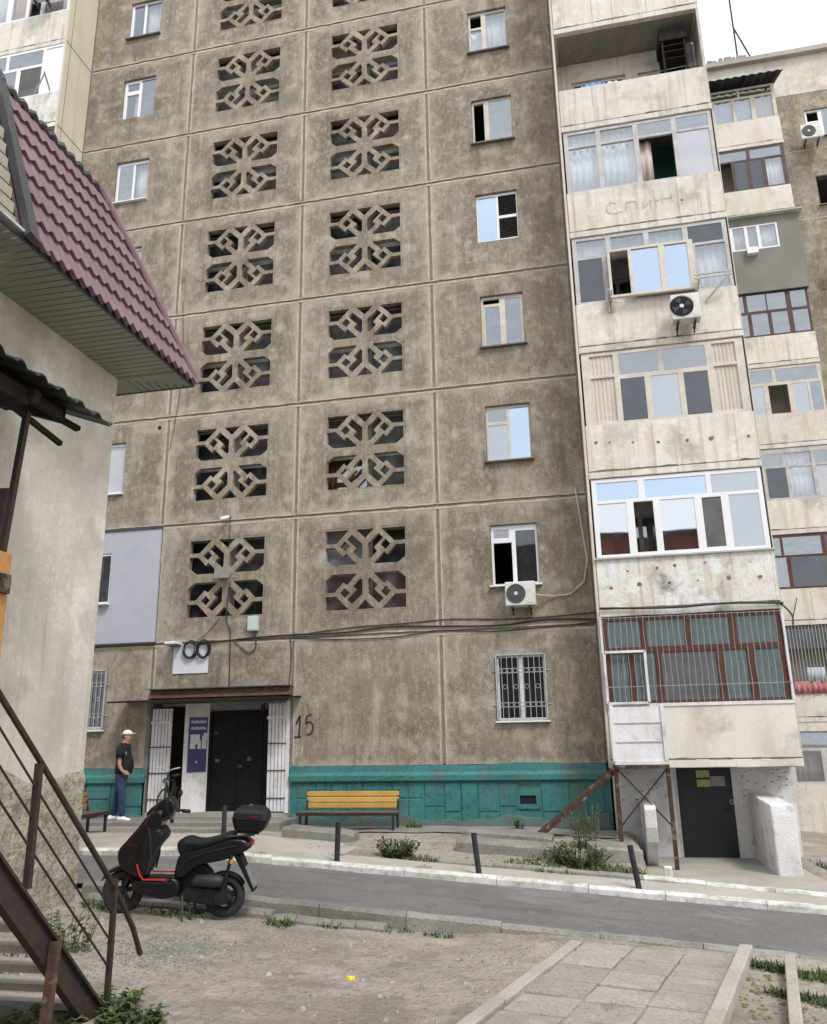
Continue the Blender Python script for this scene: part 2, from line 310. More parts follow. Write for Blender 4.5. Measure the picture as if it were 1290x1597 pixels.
def tag(o, label=None, cat=None, group=None, kind=None):
    if label: o['label'] = label
    if cat: o['category'] = cat
    if group: o['group'] = group
    if kind: o['kind'] = kind
    return o
def thing(name, label, cat, loc=(0, 0, 0), group=None, rot=0):
    o = bpy.data.objects.new(name, None); col.objects.link(o); o.empty_display_size = .2
    o.location = loc; o.rotation_euler = (0, 0, rot); ORG[o.name] = Vector(loc)
    return tag(o, label, cat, group)
def local(o): ORG[o.name] = Vector((0, 0, 0)); return o
def copy_tree(o, parent=None):
    c = o.copy(); col.objects.link(c)
    if parent: c.parent = parent; 
    for ch in list(o.children): copy_tree(ch, c)
    return c
def B(*a): return MB().box(*a)
def fbm(x, y, z=0, s=1): return mnoise.fractal(Vector((x * s, y * s, z * s)), 1.0, 2.0, 4)
def sst(a, b, x):
    t = min(1, max(0, (x - a) / (b - a))); return t * t * (3 - 2 * t)

# ------------------------------------------------------------------ ground
def hz(x): return .06 - .068 * min(max(0, x), 16)
def dirt_z(x, y):
    return hz(x) - .02 - .12 * (1 - sst(4.2, 6.0, x)) + .02 * fbm(x, y, 0, .9) + .016 * fbm(x, y, 3, 3.2) + .006 * fbm(x, y, 7, 9)
def gz(x, y):
    if y < -7.05: return dirt_z(x, y)
    if y < -4.45: return hz(x) - .08
    zk = hz(x) + .07
    zf = .04 - .07 * sst(4.5, 6.6, x) + .06 * (1 - sst(-3, -1, x))
    t = sst(-3.7, -1.3, y)
    z = zk * (1 - t) + zf * t
    fc = sst(6.95, 7.15, x) * (1 - sst(9.5, 10.2, x))
    z = z * (1 - fc) + (-.56) * fc
    rr = sst(9.5, 10.2, x); z = z * (1 - rr) + (hz(x) + .04) * rr
    z += .02 * fbm(x, y, 0, 1.1) * (1 - fc)
    return z if y < .15 else z - .25
def axis(lo, hi, a, b, st):
    L = [lo]; x = lo
    r = []
    n = int(round((b - a) / st))
    core = [a + i * (b - a) / n for i in range(n + 1)]
    left = [a - (a - lo) * (k / 8) ** 2 for k in range(8, 0, -1)]; right = [b + (hi - b) * (k / 8) ** 2 for k in range(1, 9)]
    return left + core + right
def sheet(xs, ys, fn):
    m = MB(); nx = len(xs)
    m.v = [(x, y, fn(x, y)) for y in ys for x in xs]
    m.f = [(j * nx + i, j * nx + i + 1, (j + 1) * nx + i + 1, (j + 1) * nx + i) for j in range(len(ys) - 1) for i in range(nx - 1)]
    return m
def lin(a, b, st):
    n = max(1, int(round((b - a) / st))); return [a + (b - a) * i / n for i in range(n + 1)]
tag(sheet(axis(-150, 150, -6, 13, .1), axis(-150, 150, -13, .2, .075), gz).build('ground', 'dirt', smooth=True), kind='structure')
tag(sheet(lin(-12, 30, .4), lin(-6.98, -4.46, .14), lambda x, y: hz(x) + .03 * (1 - ((y + 5.7) / 1.25) ** 2) * .6 - .008 + .006 * fbm(x, y, 0, 1.5)).build('road', 'asphalt', smooth=True), kind='structure')
def pave_z(x, y): return hz(x) + .085 + (gz(-2, -1.4) - .12) * 0 + .006 * fbm(x, y, 2, 1.2)
tag(sheet(lin(-9, 2.3, .3), lin(-4.42, -2.35, .2), lambda x, y: pave_z(x, y)).build('pavement', 'concrete_pale', smooth=True), kind='structure')
tag(sheet(lin(2.31, 16, .3), lin(-4.42, -3.68, .18), lambda x, y: pave_z(x, y)).build('pavement', 'concrete_pale', smooth=True), kind='structure')
tag(B(6.98, 9.75, -3.45, .3, -.8, -.485).build('forecourt', 'concrete_pale', bevel=.02), kind='structure')

tag(sheet(lin(.25, 6.62, .25), lin(-1.15, -.07, .2), lambda x, y: gz(x, y) + .02 + .01 * fbm(x, y, 9, 2)).build('apron', 'concrete', smooth=True), kind='structure')
def stones(name, mat, parent, x0, x1, ln, y0, y1, top, depth, jit=.014, gap=.008, skip=()):
    x = x0; k = 0
    while x < x1 - .05:
        l = ln * random.uniform(.8, 1.15); xe = min(x + l, x1)
        if k not in skip:
            m = MB(); n = 6; dy = random.uniform(-jit, jit); dz = random.uniform(-jit, jit)
            rings = []
            for i in range(n + 1):
                xx = x + gap / 2 + (xe - x - gap) * i / n
                t = top(xx) + dz + .014 * fbm(xx, 0, k, 3); e = .018 * fbm(xx, 5, k, 2.5)
                rings.append([(xx, y0 + dy + e, t - depth), (xx, y0 + dy + e, t - .035), (xx, y0 + dy + .03 + e, t), (xx, y1 + dy - .02, t), (xx, y1 + dy, t - .02), (xx, y1 + dy, t - depth)])
            m.loft(rings); m.build(name, mat, parent)
        x = xe; k += 1
def setting(name): o = bpy.data.objects.new(name, None); col.objects.link(o); ORG[o.name] = Vector((0, 0, 0)); return tag(o, kind='structure')
kf = setting('kerb'); stones('kerb_stone', 'kerb_white', kf, -6.5, 14, 1.25, -4.57, -4.43, lambda x: hz(x) + .105, .3)
kn = setting('kerb'); stones('kerb_stone', 'concrete', kn, -.1, 5.2, 1.05, -7.1, -6.95, lambda x: hz(x) + .035, .35)
stones('kerb_stone', 'concrete', kn, 5.2, 13, 1.05, -7.1, -6.95, lambda x: hz(x) + .012, .3)
stones('kerb_stone', 'concrete', kn, .1, 3.9, 1.2, -7.32, -7.12, lambda x: hz(x) - .075, .3, .02)
ed = setting('lawn_edging'); stones('edging_stone', 'concrete', ed, 4.0, 6.95, .8, -3.68, -3.6, lambda x: hz(x) + .15, .3, .012)
fl = setting('forecourt_kerb'); stones('kerb_stone', 'kerb_white', fl, 6.75, 9.75, 1.0, -3.62, -3.44, lambda x: hz(x) + .125, .4)

# paved path of big slabs, bottom right
pth = setting('paved_path')
def lerp(a, b, t): return (a[0] + (b[0] - a[0]) * t, a[1] + (b[1] - a[1]) * t)
A0, A1, D0, D1 = (5.42, -10.2), (6.13, -7.36), (7.05, -9.75), (7.68, -7.3)
A0 = lerp(A1, A0, 1.6); D0 = lerp(D1, D0, 1.9)
def pxy(u, v):
    a = lerp(A1, A0, v); b = lerp(D1, D0, v); p = lerp(a, b, u)
    return p
rows = 9
for r in range(rows):
    for c in range(3):
        u0, u1, v0, v1 = c / 3 + .006, (c + 1) / 3 - .006, r / rows + .004, (r + 1) / rows - .004
        if c == 1: v0 += .012; v1 += .012
        tl, rx, ry = random.uniform(-.006, .006), random.uniform(-.012, .012), random.uniform(-.012, .012)
        q = [pxy(u0, v0), pxy(u1, v0), pxy(u1, v1), pxy(u0, v1)]
        cx = sum(p[0] for p in q) / 4; cy = sum(p[1] for p in q) / 4
        T = [(p[0] + random.uniform(-.008, .008), p[1] + random.uniform(-.008, .008), hz(p[0]) + .004 + tl + rx * (p[0] - cx) + ry * (p[1] - cy)) for p in q]
        m = MB().loft([[(a, b, z - .09) for a, b, z in T], T]); m.build('paving_slab', 'slab_pave', pth, bevel=.012)
def pathkerb(p, q, n, wdt, top, name='kerb_stone', mat='concrete_pale', parent=None):
    for i in range(n):
        a = lerp(p, q, i / n + .004); b = lerp(p, q, (i + 1) / n - .004)
        z = (hz(a[0]) + hz(b[0])) / 2 + top
        m = MB().bar((a[0], a[1], z - .12), (b[0], b[1], z - .12 + (hz(b[0]) - hz(a[0])) * .6), wdt, .24); m.build(name, mat, parent, bevel=.012)
pathkerb((A1[0] - .09, A1[1]), (A0[0] - .13, A0[1]), 4, .13, -.006, parent=pth)
pathkerb((D1[0] + .1, D1[1] + .1), (D0[0] + .1, D0[1]), 4, .13, .09, parent=pth)
pk = setting('path_edging'); pathkerb((8.13, -7.55), (7.5, -10.9), 3, .1, .12, parent=pk)

# ------------------------------------------------------------------ the apartment building
bld = thing('apartment_building', 'tall brown pebbledash apartment block with pierced concrete lattices and cream balconies', 'building')
XS = [-6.642, -3.374, 0., 3.326, 6.593]
FZ = lambda k: 3.95 + 2.8 * k
TK = .24
WIN = [(4.48, 5.49), (-5.52, -4.52)]
def wz(k): return (2.07 + 2.8 * k, 3.40 + 2.8 * k)
LAT = [(.74, 2.58), (-2.61, -.75)]
def lz(k): return (4.52 + 2.8 * k, 6.33 + 2.8 * k)
FRM = .035
lat_loops = None
def lattice_loops():
    W = .062
    import itertools
    # holes of the upper-left quarter in (u, v) with v measured down from the top; mirrored for the others
    q = [
        [(0, 0), (.295, 0), (.135, .168), (0, .168)],
        [(0, .218), (.115, .218), (.225, .338), (.262, .298), (.385, .425), (.385, .444), (.09, .444), (0, .372)],
        [(.33, .06), (.465, .187), (.465, .355), (.44, .383), (.347, .288), (.39, .24), (.272, .122)],
        [(.245, .142), (.308, .207), (.245, .272), (.182, .207)],
    ]
    mid = [(.388, 0), (.612, 0), (.5, .118)]
    H = []
    for l in q:
        for mx_, my_ in itertools.product((0, 1), (0, 1)):
            p = [((1 - a) if mx_ else a, (1 - b) if my_ else b) for a, b in l]
            H.append(p)
    H.append(mid); H.append([(a, 1 - b) for a, b in mid])
    return H
LH = lattice_loops()
def jag(a, b, k): return .004 * fbm(a * 7, b * 7, k, 3)
g = .03
for ci in range(4):
    for k in range(-1, 8):
        x0, x1 = XS[ci] + g, XS[ci + 1] - g
        z0, z1 = FZ(k) + g, FZ(k + 1) - g
        if k == -1: z0 = 1.225
        holes = []
        if ci in (0, 3):
            a, b = WIN[1 if ci == 0 else 0]; c, d = wz(k + 1); holes.append((a, c, b, d))
        elif k >= 0:
            a, b = LAT[0 if ci == 2 else 1]; c, d = lz(k); holes.append((a - FRM, c - FRM, b + FRM, d + FRM))
        elif ci == 1: holes.append((x0 - 1, .2, x1 + 1, 2.86)); 
        if ci == 1 and k == -1:
            MB().box(x0, x1, 0, TK, 2.86, z1).build('wall_panel', 'pebbledash', bld, bevel=.012); continue
        MB().slab(x0, x1, z0, z1, 0, TK, holes).build('wall_panel', 'pebbledash', bld, bevel=.012)
        if ci in (1, 2) and k >= 0:
            a, b = LAT[0 if ci == 2 else 1]; c, d = lz(k)
            loops = [[(a - FRM, c - FRM), (b + FRM, c - FRM), (b + FRM, d + FRM), (a - FRM, d + FRM)]]
            for l in LH: loops.append([(a + u * (b - a), d - v * (d - c)) for u, v in l])
            MB().poly(loops, lambda u, v, y: (u, y, v), 0, .13).build('lattice_screen', 'pebbledash', bld)
# joint filler behind the gaps, and pale sealant smeared along both sides
m = MB()
for x in XS: m.box(x - .06, x + .06, .014, .05, 1.25, 26)
for k in range(0, 9): m.box(XS[0], XS[4], .018, .052, FZ(k) - .06, FZ(k) + .06)
m.build('joint_filler', 'joint_grey', bld)['kind'] = 'stuff'
def ribbon(p, q, wd, nrm, seed, step=.12, gapthr=.45):
    m = MB(); p = Vector(p); q = Vector(q); n = max(2, int((q - p).length / step)); d = (q - p).normalized(); s_ = d.cross(Vector(nrm)).normalized()
    prev = None
    for i in range(n + 1):
        c = p + (q - p) * i / n; f = fbm(i * .37, seed * 3.1, 0, 1); f2 = fbm(i * .61, seed * 7.7, 4, 1)
        hw = wd * (.55 + .55 * f); c2 = c + s_ * (.012 * f2)
        if hw < wd * .16: prev = None; continue
        a, b = c2 - s_ * hw, c2 + s_ * hw; o = Vector(nrm) * .005
        cur = [a, b, b + o * .9, a + o * .9]
        if prev: m.loft([prev, cur])
        prev = cur
    return m
for i, x in enumerate(XS):
    if i in (0, 4): continue
    m = MB()
    for s_ in (-1, 1):
        for k in range(-1, 8):
            za_ = FZ(k) + .11 if k >= 0 else (1.3 if i != 1 else 2.95)
            r = ribbon((x + s_ * .06, 0, za_), (x + s_ * .06, 0, FZ(k + 1) - .12), .036, (0, -1, 0), i * 5 + s_ + k * 13); m.add(r.v, r.f)
    m.build('joint_sealant', 'mortar', bld)['kind'] = 'stuff'
for k in range(0, 8):
    m = MB()
    r = ribbon((XS[0] + .05, 0, FZ(k) - .05), (XS[4] - .03, 0, FZ(k) - .055), .042, (0, -1, 0), 40 + k); m.add(r.v, r.f)
    r = ribbon((XS[0] + .05, 0, FZ(k) + .04), (XS[4] - .03, 0, FZ(k) + .045), .024, (0, -1, 0), 60 + k); m.add(r.v, r.f)
    m.build('joint_sealant', 'mortar', bld)['kind'] = 'stuff'
# floors, cross walls, back wall, roof: the rooms behind
m = MB()
for k in range(-1, 9): B(-10, 9.85, TK + .02 if k >= 0 else .62, 5.9, FZ(k) - .14 if k >= 0 else .9, FZ(k) + .02 if k >= 0 else 1.15).build('floor_slab', 'room', bld)
m = MB()
for x in XS + [-10.05, 9.78]: B(x - .07, x + .07, TK + .01, 5.9, -.4, 26.3).build('cross_wall', 'room', bld)
B(-10.2, 9.85, 5.9, 6.1, -1, 26.3).build('rear_wall', 'room', bld)
B(-10.2, 9.94, .3, 6.2, 26.3, 26.6).build('roof', 'roof_tar', bld)
B(9.86, 9.945, .21, 6.2, -1.5, 26.3).build('end_wall', 'cream', bld)

# ---- windows
CURT = {'c': 'curtain_white', 'b': 'curtain_blue', 'r': 'curtain_grey', 'p': 'curtain_pink', 'n': 'curtain_orange'}
FILM = {'m': 'film_mid', 'k': 'unlit_room_fill', 'q': 'film_mauve', 'd': 'unlit_room_fill', 'f': 'film_grey', 'w': 'film_pale', 'v': 'film_green', 's': 'screen_grey', 'x': 'panel_beige', 'W': 'pvc', 'y': 'film_pale'}
def curtain(parent, x0, x1, z0, z1, y, mat, name='curtain'):
    m = MB(); n = max(6, int((x1 - x0) / .035)); ph = random.uniform(0, 6); rings = []
    for i in range(n + 1):
        x = x0 + (x1 - x0) * i / n; yy = y + .022 * math.sin(x * 42 + ph) + .012 * math.sin(x * 17 + ph * 2)
        rings.append([(x, yy, z0), (x, yy, z1), (x, yy + .006, z1), (x, yy + .006, z0)])
    return m.loft(rings).build(name, mat, parent, smooth=True)
def window(parent, x0, x1, z0, z1, y, panes, fm='pvc', dp=.06, sill=None, name='window', sub=True):
    X = lambda u: x0 + (x1 - x0) * u
    Z = lambda v: z0 + (z1 - z0) * v
    H = [(X(p[0]), Z(p[1]), X(p[2]), Z(p[3])) for p in panes]
    fr = MB().slab(x0, x1, z0, z1, y - dp / 2, y + dp / 2, H).build(name, fm, parent, bevel=.006, seg=1)
    tgt = fr if sub else parent
    for p, h in zip(panes, H):
        t = p[4]
        a, c, b, d = h[0] - .004, h[1] - .004, h[2] + .004, h[3] + .004
        if t in FILM:
            MB().box(a, b, y - .012, y + .012, c, d).build('pane', FILM[t], tgt); 
            if t in 'fwvd': MB().box(h[0], h[2], y - .022, y - .018, h[1], h[3]).build('pane', 'glass_dull' if t in 'vd' else 'glass', tgt)
            continue
        if t == 'o': continue
        if t == 'l':
            n = 11
            for i in range(n):
                zz = h[1] + (h[3] - h[1]) * (i + .5) / n
                MB().bar((h[0] + .005, y, zz), (h[2] - .005, y, zz), .05, .012, (0, .5, 1)).build('louvre_slat', 'black_metal', tgt)
            continue
        MB().box(a, b, y - .005, y + .005, c, d).build('pane', 'glass_sky' if t == 'S' else 'glass_mirror' if t == 'G' else 'glass', tgt)
        if t in CURT: curtain(tgt, a - .03, b + .03, c - .05, d + .05, y + .13, CURT[t])
        if t == 'S': MB().box(a, b, y + .02, y + .03, c, d).build('blind', 'film_pale', tgt)
        if t == 'h': curtain(tgt, (a + b) / 2, b + .03, c - .05, d + .05, y + .13, 'curtain_white')
    if sill:
        MB().box(x0 - .05, x1 + .05, y - dp / 2 - (.16 if sill else 0), y + .02, z0 - .035, z0 - .003).build('sill', sill, tgt)
    return fr
WY = .1
def fwin(ci, k, panes, fm='pvc', sill='sill_metal'):
    a, b = WIN[ci]; c, d = wz(k)
    return window(bld, a + .002, b - .002, c + .002, d - .002, WY, panes, fm, sill=sill)
two = lambda l, r: [(.05, .05, .46, .95, l), (.53, .05, .95, .95, r)]
fwin(0, 0, [(.05, .04, .455, .96, 'd'), (.535, .04, .95, .96, 'd')], 'pvc', 'pvc')
fwin(0, 1, [(.06, .79, .39, .93, 'g'), (.05, .03, .44, .71, 'o'), (.53, .04, .95, .9, 'd')], 'pvc', 'pvc')
fwin(0, 2, [(.05, .72, .47, .95, 'f'), (.05, .05, .47, .66, 'w'), (.53, .05, .96, .95, 'S')], 'frame_cream')
fwin(0, 3, [(.06, .86, .44, .95, 'o'), (.1, .05, .44, .8, 'f'), (.57, .05, .93, .93, 'f')], 'frame_cream')
fwin(0, 4, [(.04, .04, .48, .95, 'S'), (.54, .05, .97, .47, 'l'), (.54, .53, .97, .95, 'l')], 'pvc', None)
fwin(0, 5, [(.05, .03, .3, .95, 'o'), (.42, .04, .96, .96, 'f')], 'frame_cream')
fwin(0, 6, [(.06, .66, .34, .95, 'o'), (.06, .05, .34, .6, 'c'), (.46, .04, .96, .95, 'c')], 'frame_cream')
fwin(0, 7, two('c', 'g'), 'frame_cream')
fwin(0, 8, two('c', 'g'), 'frame_cream')
fwin(1, 0, two('d', 'd'), 'pvc', 'pvc')
fwin(1, 2, two('c', 'y'), 'pvc', 'pvc')
fwin(1, 3, two('g', 'c'), 'pvc', 'pvc')
fwin(1, 4, two('c', 'h'), 'pvc')
fwin(1, 5, [(.08, .05, .5, .93, 'f'), (.56, .05, .95, .93, 'c')], 'pvc', 'pvc')
fwin(1, 6, [(.09, .74, .46, .93, 'g'), (.09, .05, .46, .64, 'h'), (.55, .04, .97, .97, 'f')], 'pvc', None)
fwin(1, 7, [(.08, .04, .42, .96, 'g'), (.48, .04, .96, .96, 'c')], 'pvc')
fwin(1, 8, two('g', 'c'), 'pvc')
# grey cladding round the first-floor window at the left
MB().slab(-6.6, -3.35, 4.0, 6.69, -.07, -.004, [(-5.52, 4.94, -4.6, 6.15)]).build('cladding_panel', 'clad_grey', bld, bevel=.006)
window(bld, -5.518, -4.602, 4.945, 6.148, -.03, [(.05, .05, .46, .95, 'k'), (.53, .04, .97, .96, 'k')], 'pvc', .04, 'pvc')
B(-6.62, -3.33, -.1, .0, 6.692, 6.72).build('flashing', 'flashing', bld); B(-6.62, -3.33, -.09, .0, 3.965, 3.995).build('flashing', 'flashing', bld)
# stair glazing behind the lattices
for i, (a, b) in enumerate(LAT):
    for k in range(0, 8):
        c, d = lz(k)
        t = random.Random(i * 31 + k)
        kinds = [t.choice('mmsmkq') for _ in range(4)]
        if i == 0 and k == 1: kinds = ['n', 'm', 'm', 'm']
        if i == 0 and k == 0: kinds = ['q', 'q', 'y', 'k']
        if i == 1 and k < 2: kinds = ['k', 'k', 'k', 's']
        window(bld, a - .2, b + .2, c - .1, d + .1, .42, [(.03, .03, .47, .47, kinds[0]), (.53, .03, .97, .47, kinds[1]), (.03, .53, .47, .97, kinds[2]), (.53, .53, .97, .97, kinds[3])], 'frame_grey', .05, name='stair_window')
# ornate bars over the ground-floor windows
def bars(x0, x1, z0, z1, y, n):
    m = MB()
    for a, b in (((x0, y, z0), (x0, y, z1)), ((x1, y, z0), (x1, y, z1)), ((x0, y, z1), (x1, y, z1)), ((x0, y, z0), (x1, y, z0))): m.bar(a, b, .028)
    for i in range(1, n):
        x = x0 + (x1 - x0) * i / n; m.bar((x, y, z0), (x, y, z1), .011)
    for zz in (z0 + .22 * (z1 - z0), z0 + .75 * (z1 - z0)):
        for s_ in (-.045, .045): m.bar((x0, y, zz + s_), (x1, y, zz + s_), .009)
        for i in range(n):
            x = x0 + (x1 - x0) * (i + .5) / n; r = .045
            m.tube([(x + r * math.cos(t * math.pi / 4), y, zz + r * math.sin(t * math.pi / 4)) for t in range(8)], .005, 4, True)
        for s_ in (-1, 1):
            xx = x0 if s_ < 0 else x1; m.bar((xx, y, zz), (xx + s_ * .1, 0.0, zz), .016)
    for i in range(1, n, 2):
        x = x0 + (x1 - x0) * (i + .5) / n; zz = (z0 + z1) / 2; r = .045
        m.tube([(x + r * math.cos(t * math.pi / 4), y, zz + r * math.sin(t * math.pi / 4)) for t in range(8)], .005, 4, True)
    return m
for a, b in WIN: bars(a, b, 2.1, 3.4, -.03, 9).build('window_grille', 'grille_white', bld)

MB().tube([(-3.62, -.006, 9.3), (-3.62, .0, 9.3)], .05, 12).build('pipe_hole', 'dark', bld)
# ---- turquoise plinth with raised slabs
random.seed(11)
pl = B(XS[0], XS[1], -.02, .2, -.6, 1.0).build('plinth', 'turquoise', bld)
pl2 = B(.02, XS[4] + .02, -.02, .2, -.9, 1.0).build('plinth', 'turquoise', bld)
for x0, x1 in ((XS[0], XS[1] + .02), (.0, 6.56)):
    m = MB(); n = int((x1 - x0) / .25); rings = []
    for i in range(n + 1):
        x = x0 + (x1 - x0) * i / n; e = .012 * fbm(x, 2, 0, 1.4) + (.045 * sst(4.2, 4.8, x) * (1 - sst(5.0, 6.4, x)))
        rings.append([(x, -.1, .93), (x, -.1, 1.03), (x, -.085, 1.06), (x, -.05, 1.1), (x, -.035, 1.21 + e), (x, 0.02, 1.225 + e), (x, .02, .93)])
    m.loft(rings).build('plinth_ledge', 'turquoise', bld)
x = XS[0]
def plinth_tiles(x0, x1, par, zb):
    x = x0 + .06; k = 0
    while x < x1 - .25:
        wd = random.choice((.34, .42, .55, .62))
        if x + wd > x1 - .02: wd = x1 - x - .02
        zs = [zb, *([] if random.random() < .3 else [random.choice((.32, .42, .58))]), .9]
        for a, b in zip(zs, zs[1:]):
            if 4.72 < x + wd / 2 < 5.28 and b > .5: continue
            pr = random.uniform(.012, .03)
            MB().loft([[(x + .012, -.02, a + .012), (x + wd - .012, -.02, a + .012), (x + wd - .012, -.02, b - .012), (x + .012, -.02, b - .012)],
                       [(x + .022, -.02 - pr, a + .022), (x + wd - .022, -.02 - pr, a + .022), (x + wd - .022, -.02 - pr, b - .022), (x + .022, -.02 - pr, b - .022)]]).build('plinth_slab', 'turquoise', par)
        x += wd
plinth_tiles(XS[0], XS[1], pl, .2); plinth_tiles(.1, 6.5, pl2, .12)
m = MB().slab(4.76, 5.24, .38, .72, -.05, -.021, [(4.84, .47, 5.16, .63)]); m.build('vent_frame', 'turquoise', pl2)
B(4.84, 5.16, -.026, -.0215, .47, .63).build('vent_hole', 'dark', pl2)
for x0, x1 in ((XS[0], XS[1]), (.05, 6.55)):
    m = MB(); n = int((x1 - x0) / .12); rings = []
    for i in range(n + 1):
        x = x0 + (x1 - x0) * i / n; h = .2 + .14 * max(-.5, fbm(x, 1, 5, 1.1)) ; rings.append([(x, -.052, -.6), (x, -.05, h), (x, -.02, h + .01), (x, -.02, -.6)])
    m.loft(rings).build('plinth_base', 'plinth_dirty', bld)

# ---- right-hand bay: balconies
BX0, BX1, BY = 6.652, 9.95, -1.02
SB = lambda k: 1.161 + 2.8 * k
SL = lambda k: 2.313 + 2.8 * k
B(6.6, 6.648, -1.0, .0, 1.16, 26.5).build('partition_wall', 'side_cream', bld)
B(9.952, 9.965, -1.0, .0, 1.16, 26.5).build('partition_wall', 'side_cream', bld)
def bay_wall(x0, x1, k, holes, mat='cream'):
    MB().slab(x0, x1, SB(k) + .15, SB(k + 1) - .002, .0, .2, holes).build('wall_panel', mat, bld)
def jagline(x0, x1, y, z, seed):
    m = MB(); n = 40; prev = None
    for i in range(n + 1):
        x = x0 + (x1 - x0) * i / n; f = fbm(i * .23, seed, 0, 1.0); h = .012 + .03 * max(0, f)
        cur = [(x, y - .004, z - .012), (x, y + .01, z - .012), (x, y + .01, z + h), (x, y - .004, z + h)]
        if f > -.12 and prev: m.loft([prev, cur])
        prev = cur if f > -.12 else None
    return m
def balcony(k, mat='cream', x0=BX0, x1=BX1, y=BY, parent=None, sb=None, sl=None, yb=.0, par=True):
    parent = parent or bld; sb = SB(k) if sb is None else sb; sl = SL(k) if sl is None else sl
    m = MB(); n = 14
    rings = []
    for i in range(n + 1):
        x = x0 + (x1 - x0) * i / n; e = .01 * fbm(x, k, 0, 1.7)
        rings.append([(x, y, sb + e), (x, y, sb + .14), (x, yb - .003, sb + .14), (x, yb - .003, sb + e)])
    m.loft(rings)
    bal = m.build('balcony', mat, parent, bevel=.012)
    m = MB().slab(x0 + .005, x1 - .005, sb + .155, sl, y + .004, y + .075, [])
    m.box(x0 + .005, x0 + .065, y + .08, yb - .005, sb + .155, sl); m.box(x1 - .065, x1 - .005, y + .08, yb - .005, sb + .155, sl)
    m.build('parapet', mat, bal, bevel=.012)
    MB().box(x0 + .07, x1 - .07, y + .12, yb - .02, sb - .008, sb - .002).build('ceiling', 'concrete', bal)  # grey sheet puts the shade of the unlit underside into the colour
    jagline(x0 + .05, x1 - .05, y + .001, sb + .15, k * 3.7).build('cracked_joint', 'joint_dark', bal)['kind'] = 'stuff'
    return bal
def glaze(bal, panes, fm, x0=BX0 + .03, x1=BX1 - .03, z0=None, z1=None, y=BY + .06, k=0, sideret=True):
    z0 = SL(k) + .003 if z0 is None else z0; z1 = SB(k + 1) - .012 if z1 is None else z1
    window(bal, x0, x1, z0, z1, y, panes, fm, .06, name='window_frame', sub=False)
    if sideret:
        B(x0, x0 + .05, y + .04, -.02, z0, z1).build('side_wall', fm, bal); B(x1 - .05, x1, y + .04, -.02, z0, z1).build('side_wall', fm, bal)
door_hole = lambda k: [(8.6, SB(k) + .2, 9.4, SB(k) + 2.2), (7.0, SB(k) + 1.1, 8.3, SB(k) + 2.25)]
mats = {0: 'cream_clean', 1: 'cream_worn', 2: 'cream', 3: 'cream', 4: 'cream', 5: 'cream', 6: 'cream', 7: 'cream', 8: 'cream'}
BAL = {}
for k in range(0, 9):
    BAL[k] = balcony(k, mats[k])
    if k < 8:
        hs = door_hole(k)
        bay_wall(6.67, 9.95, k, hs if k != 4 else [], 'cream' if k != 4 else 'room_green')
        if k != 4:
            window(bld, hs[1][0], hs[1][2], hs[1][1], hs[1][3], .1, two('g', 'c'), 'frame_cream'); window(bld, hs[0][0], hs[0][2], hs[0][1], hs[0][3], .1, [(.1, .4, .9, .95, 'g'), (.1, .05, .9, .35, 'x')], 'frame_cream', name='balcony_door')
up4 = lambda v0, t, e: [(e[i], v0, e[i + 1] - .035, .965, t[i]) for i in range(len(t))]
# k=0: brown timber glazing behind white bars
glaze(BAL[0], [(.025, .64, .215, .95, 'v'), (.25, .64, .465, .95, 'v'), (.5, .64, .715, .95, 'v'), (.755, .64, .97, .95, 'v'),
               (.03, .03, .13, .57, 'v'), (.165, .03, .285, .57, 'v'), (.32, .03, .625, .57, 's'), (.665, .03, .79, .57, 'v'), (.835, .03, .97, .57, 'v')], 'frame_brown', k=0)
m = MB(); za, zb = SL(0) + .01, SB(1) - .02
for i in range(31):
    x = BX0 + .04 + (BX1 - BX0 - .08) * i / 30
    pts = [(x + .007 * math.sin(t * .9 + i), BY - .03, za + (zb - za) * t / 14) for t in range(15)]
    m.tube(pts, .0042, 4)
for zz in (za + .3, zb - .02): m.bar((BX0, BY - .03, zz), (BX1, BY - .03, zz), .007)
m.build('window_grille', 'grille_white', BAL[0])
m = MB()
for p, q in (((BX0 + .02, BY - .05, za), (BX0 + .02, BY - .05, za + .95)), ((BX0 + .02, BY - .05, za + .95), (7.42, BY - .05, za + .95)), ((7.42, BY - .05, za + .95), (7.42, BY - .05, za)), ((7.42, BY - .05, za), (BX0 + .02, BY - .05, za))): m.bar(p, q, .045)
m.build('grille_frame', 'white_paint', BAL[0])
B(BX0 - .02, BX0 + .02, BY - .02, BY + .08, SL(0), SB(1) - .01).build('corner_post', 'white_paint', BAL[0]); B(BX1 - .03, BX1 + .01, BY - .02, BY + .08, SL(0), SB(1) - .01).build('corner_post', 'white_paint', BAL[0])
B(BX0, BX1, BY - .015, BY + .06, SL(0) - .06, SL(0) - .002).build('parapet_cap', 'white_paint', BAL[0])
# k=1: new white glazing
glaze(BAL[1], [(.03, .72, .28, .95, 'S'), (.32, .72, .68, .95, 'S'), (.71, .72, .975, .95, 'w'),
               (.03, .04, .2, .68, 'G'), (.245, .05, .36, .68, 'o'), (.4, .05, .6, .68, 'G'), (.645, .06, .755, .67, 's'), (.8, .04, .97, .68, 'w')], 'pvc', k=1)
B(BX0 - .02, BX1 + .02, BY - .05, BY + .1, SL(1) - .03, SL(1) + .0).build('sill', 'frame_grey', BAL[1])
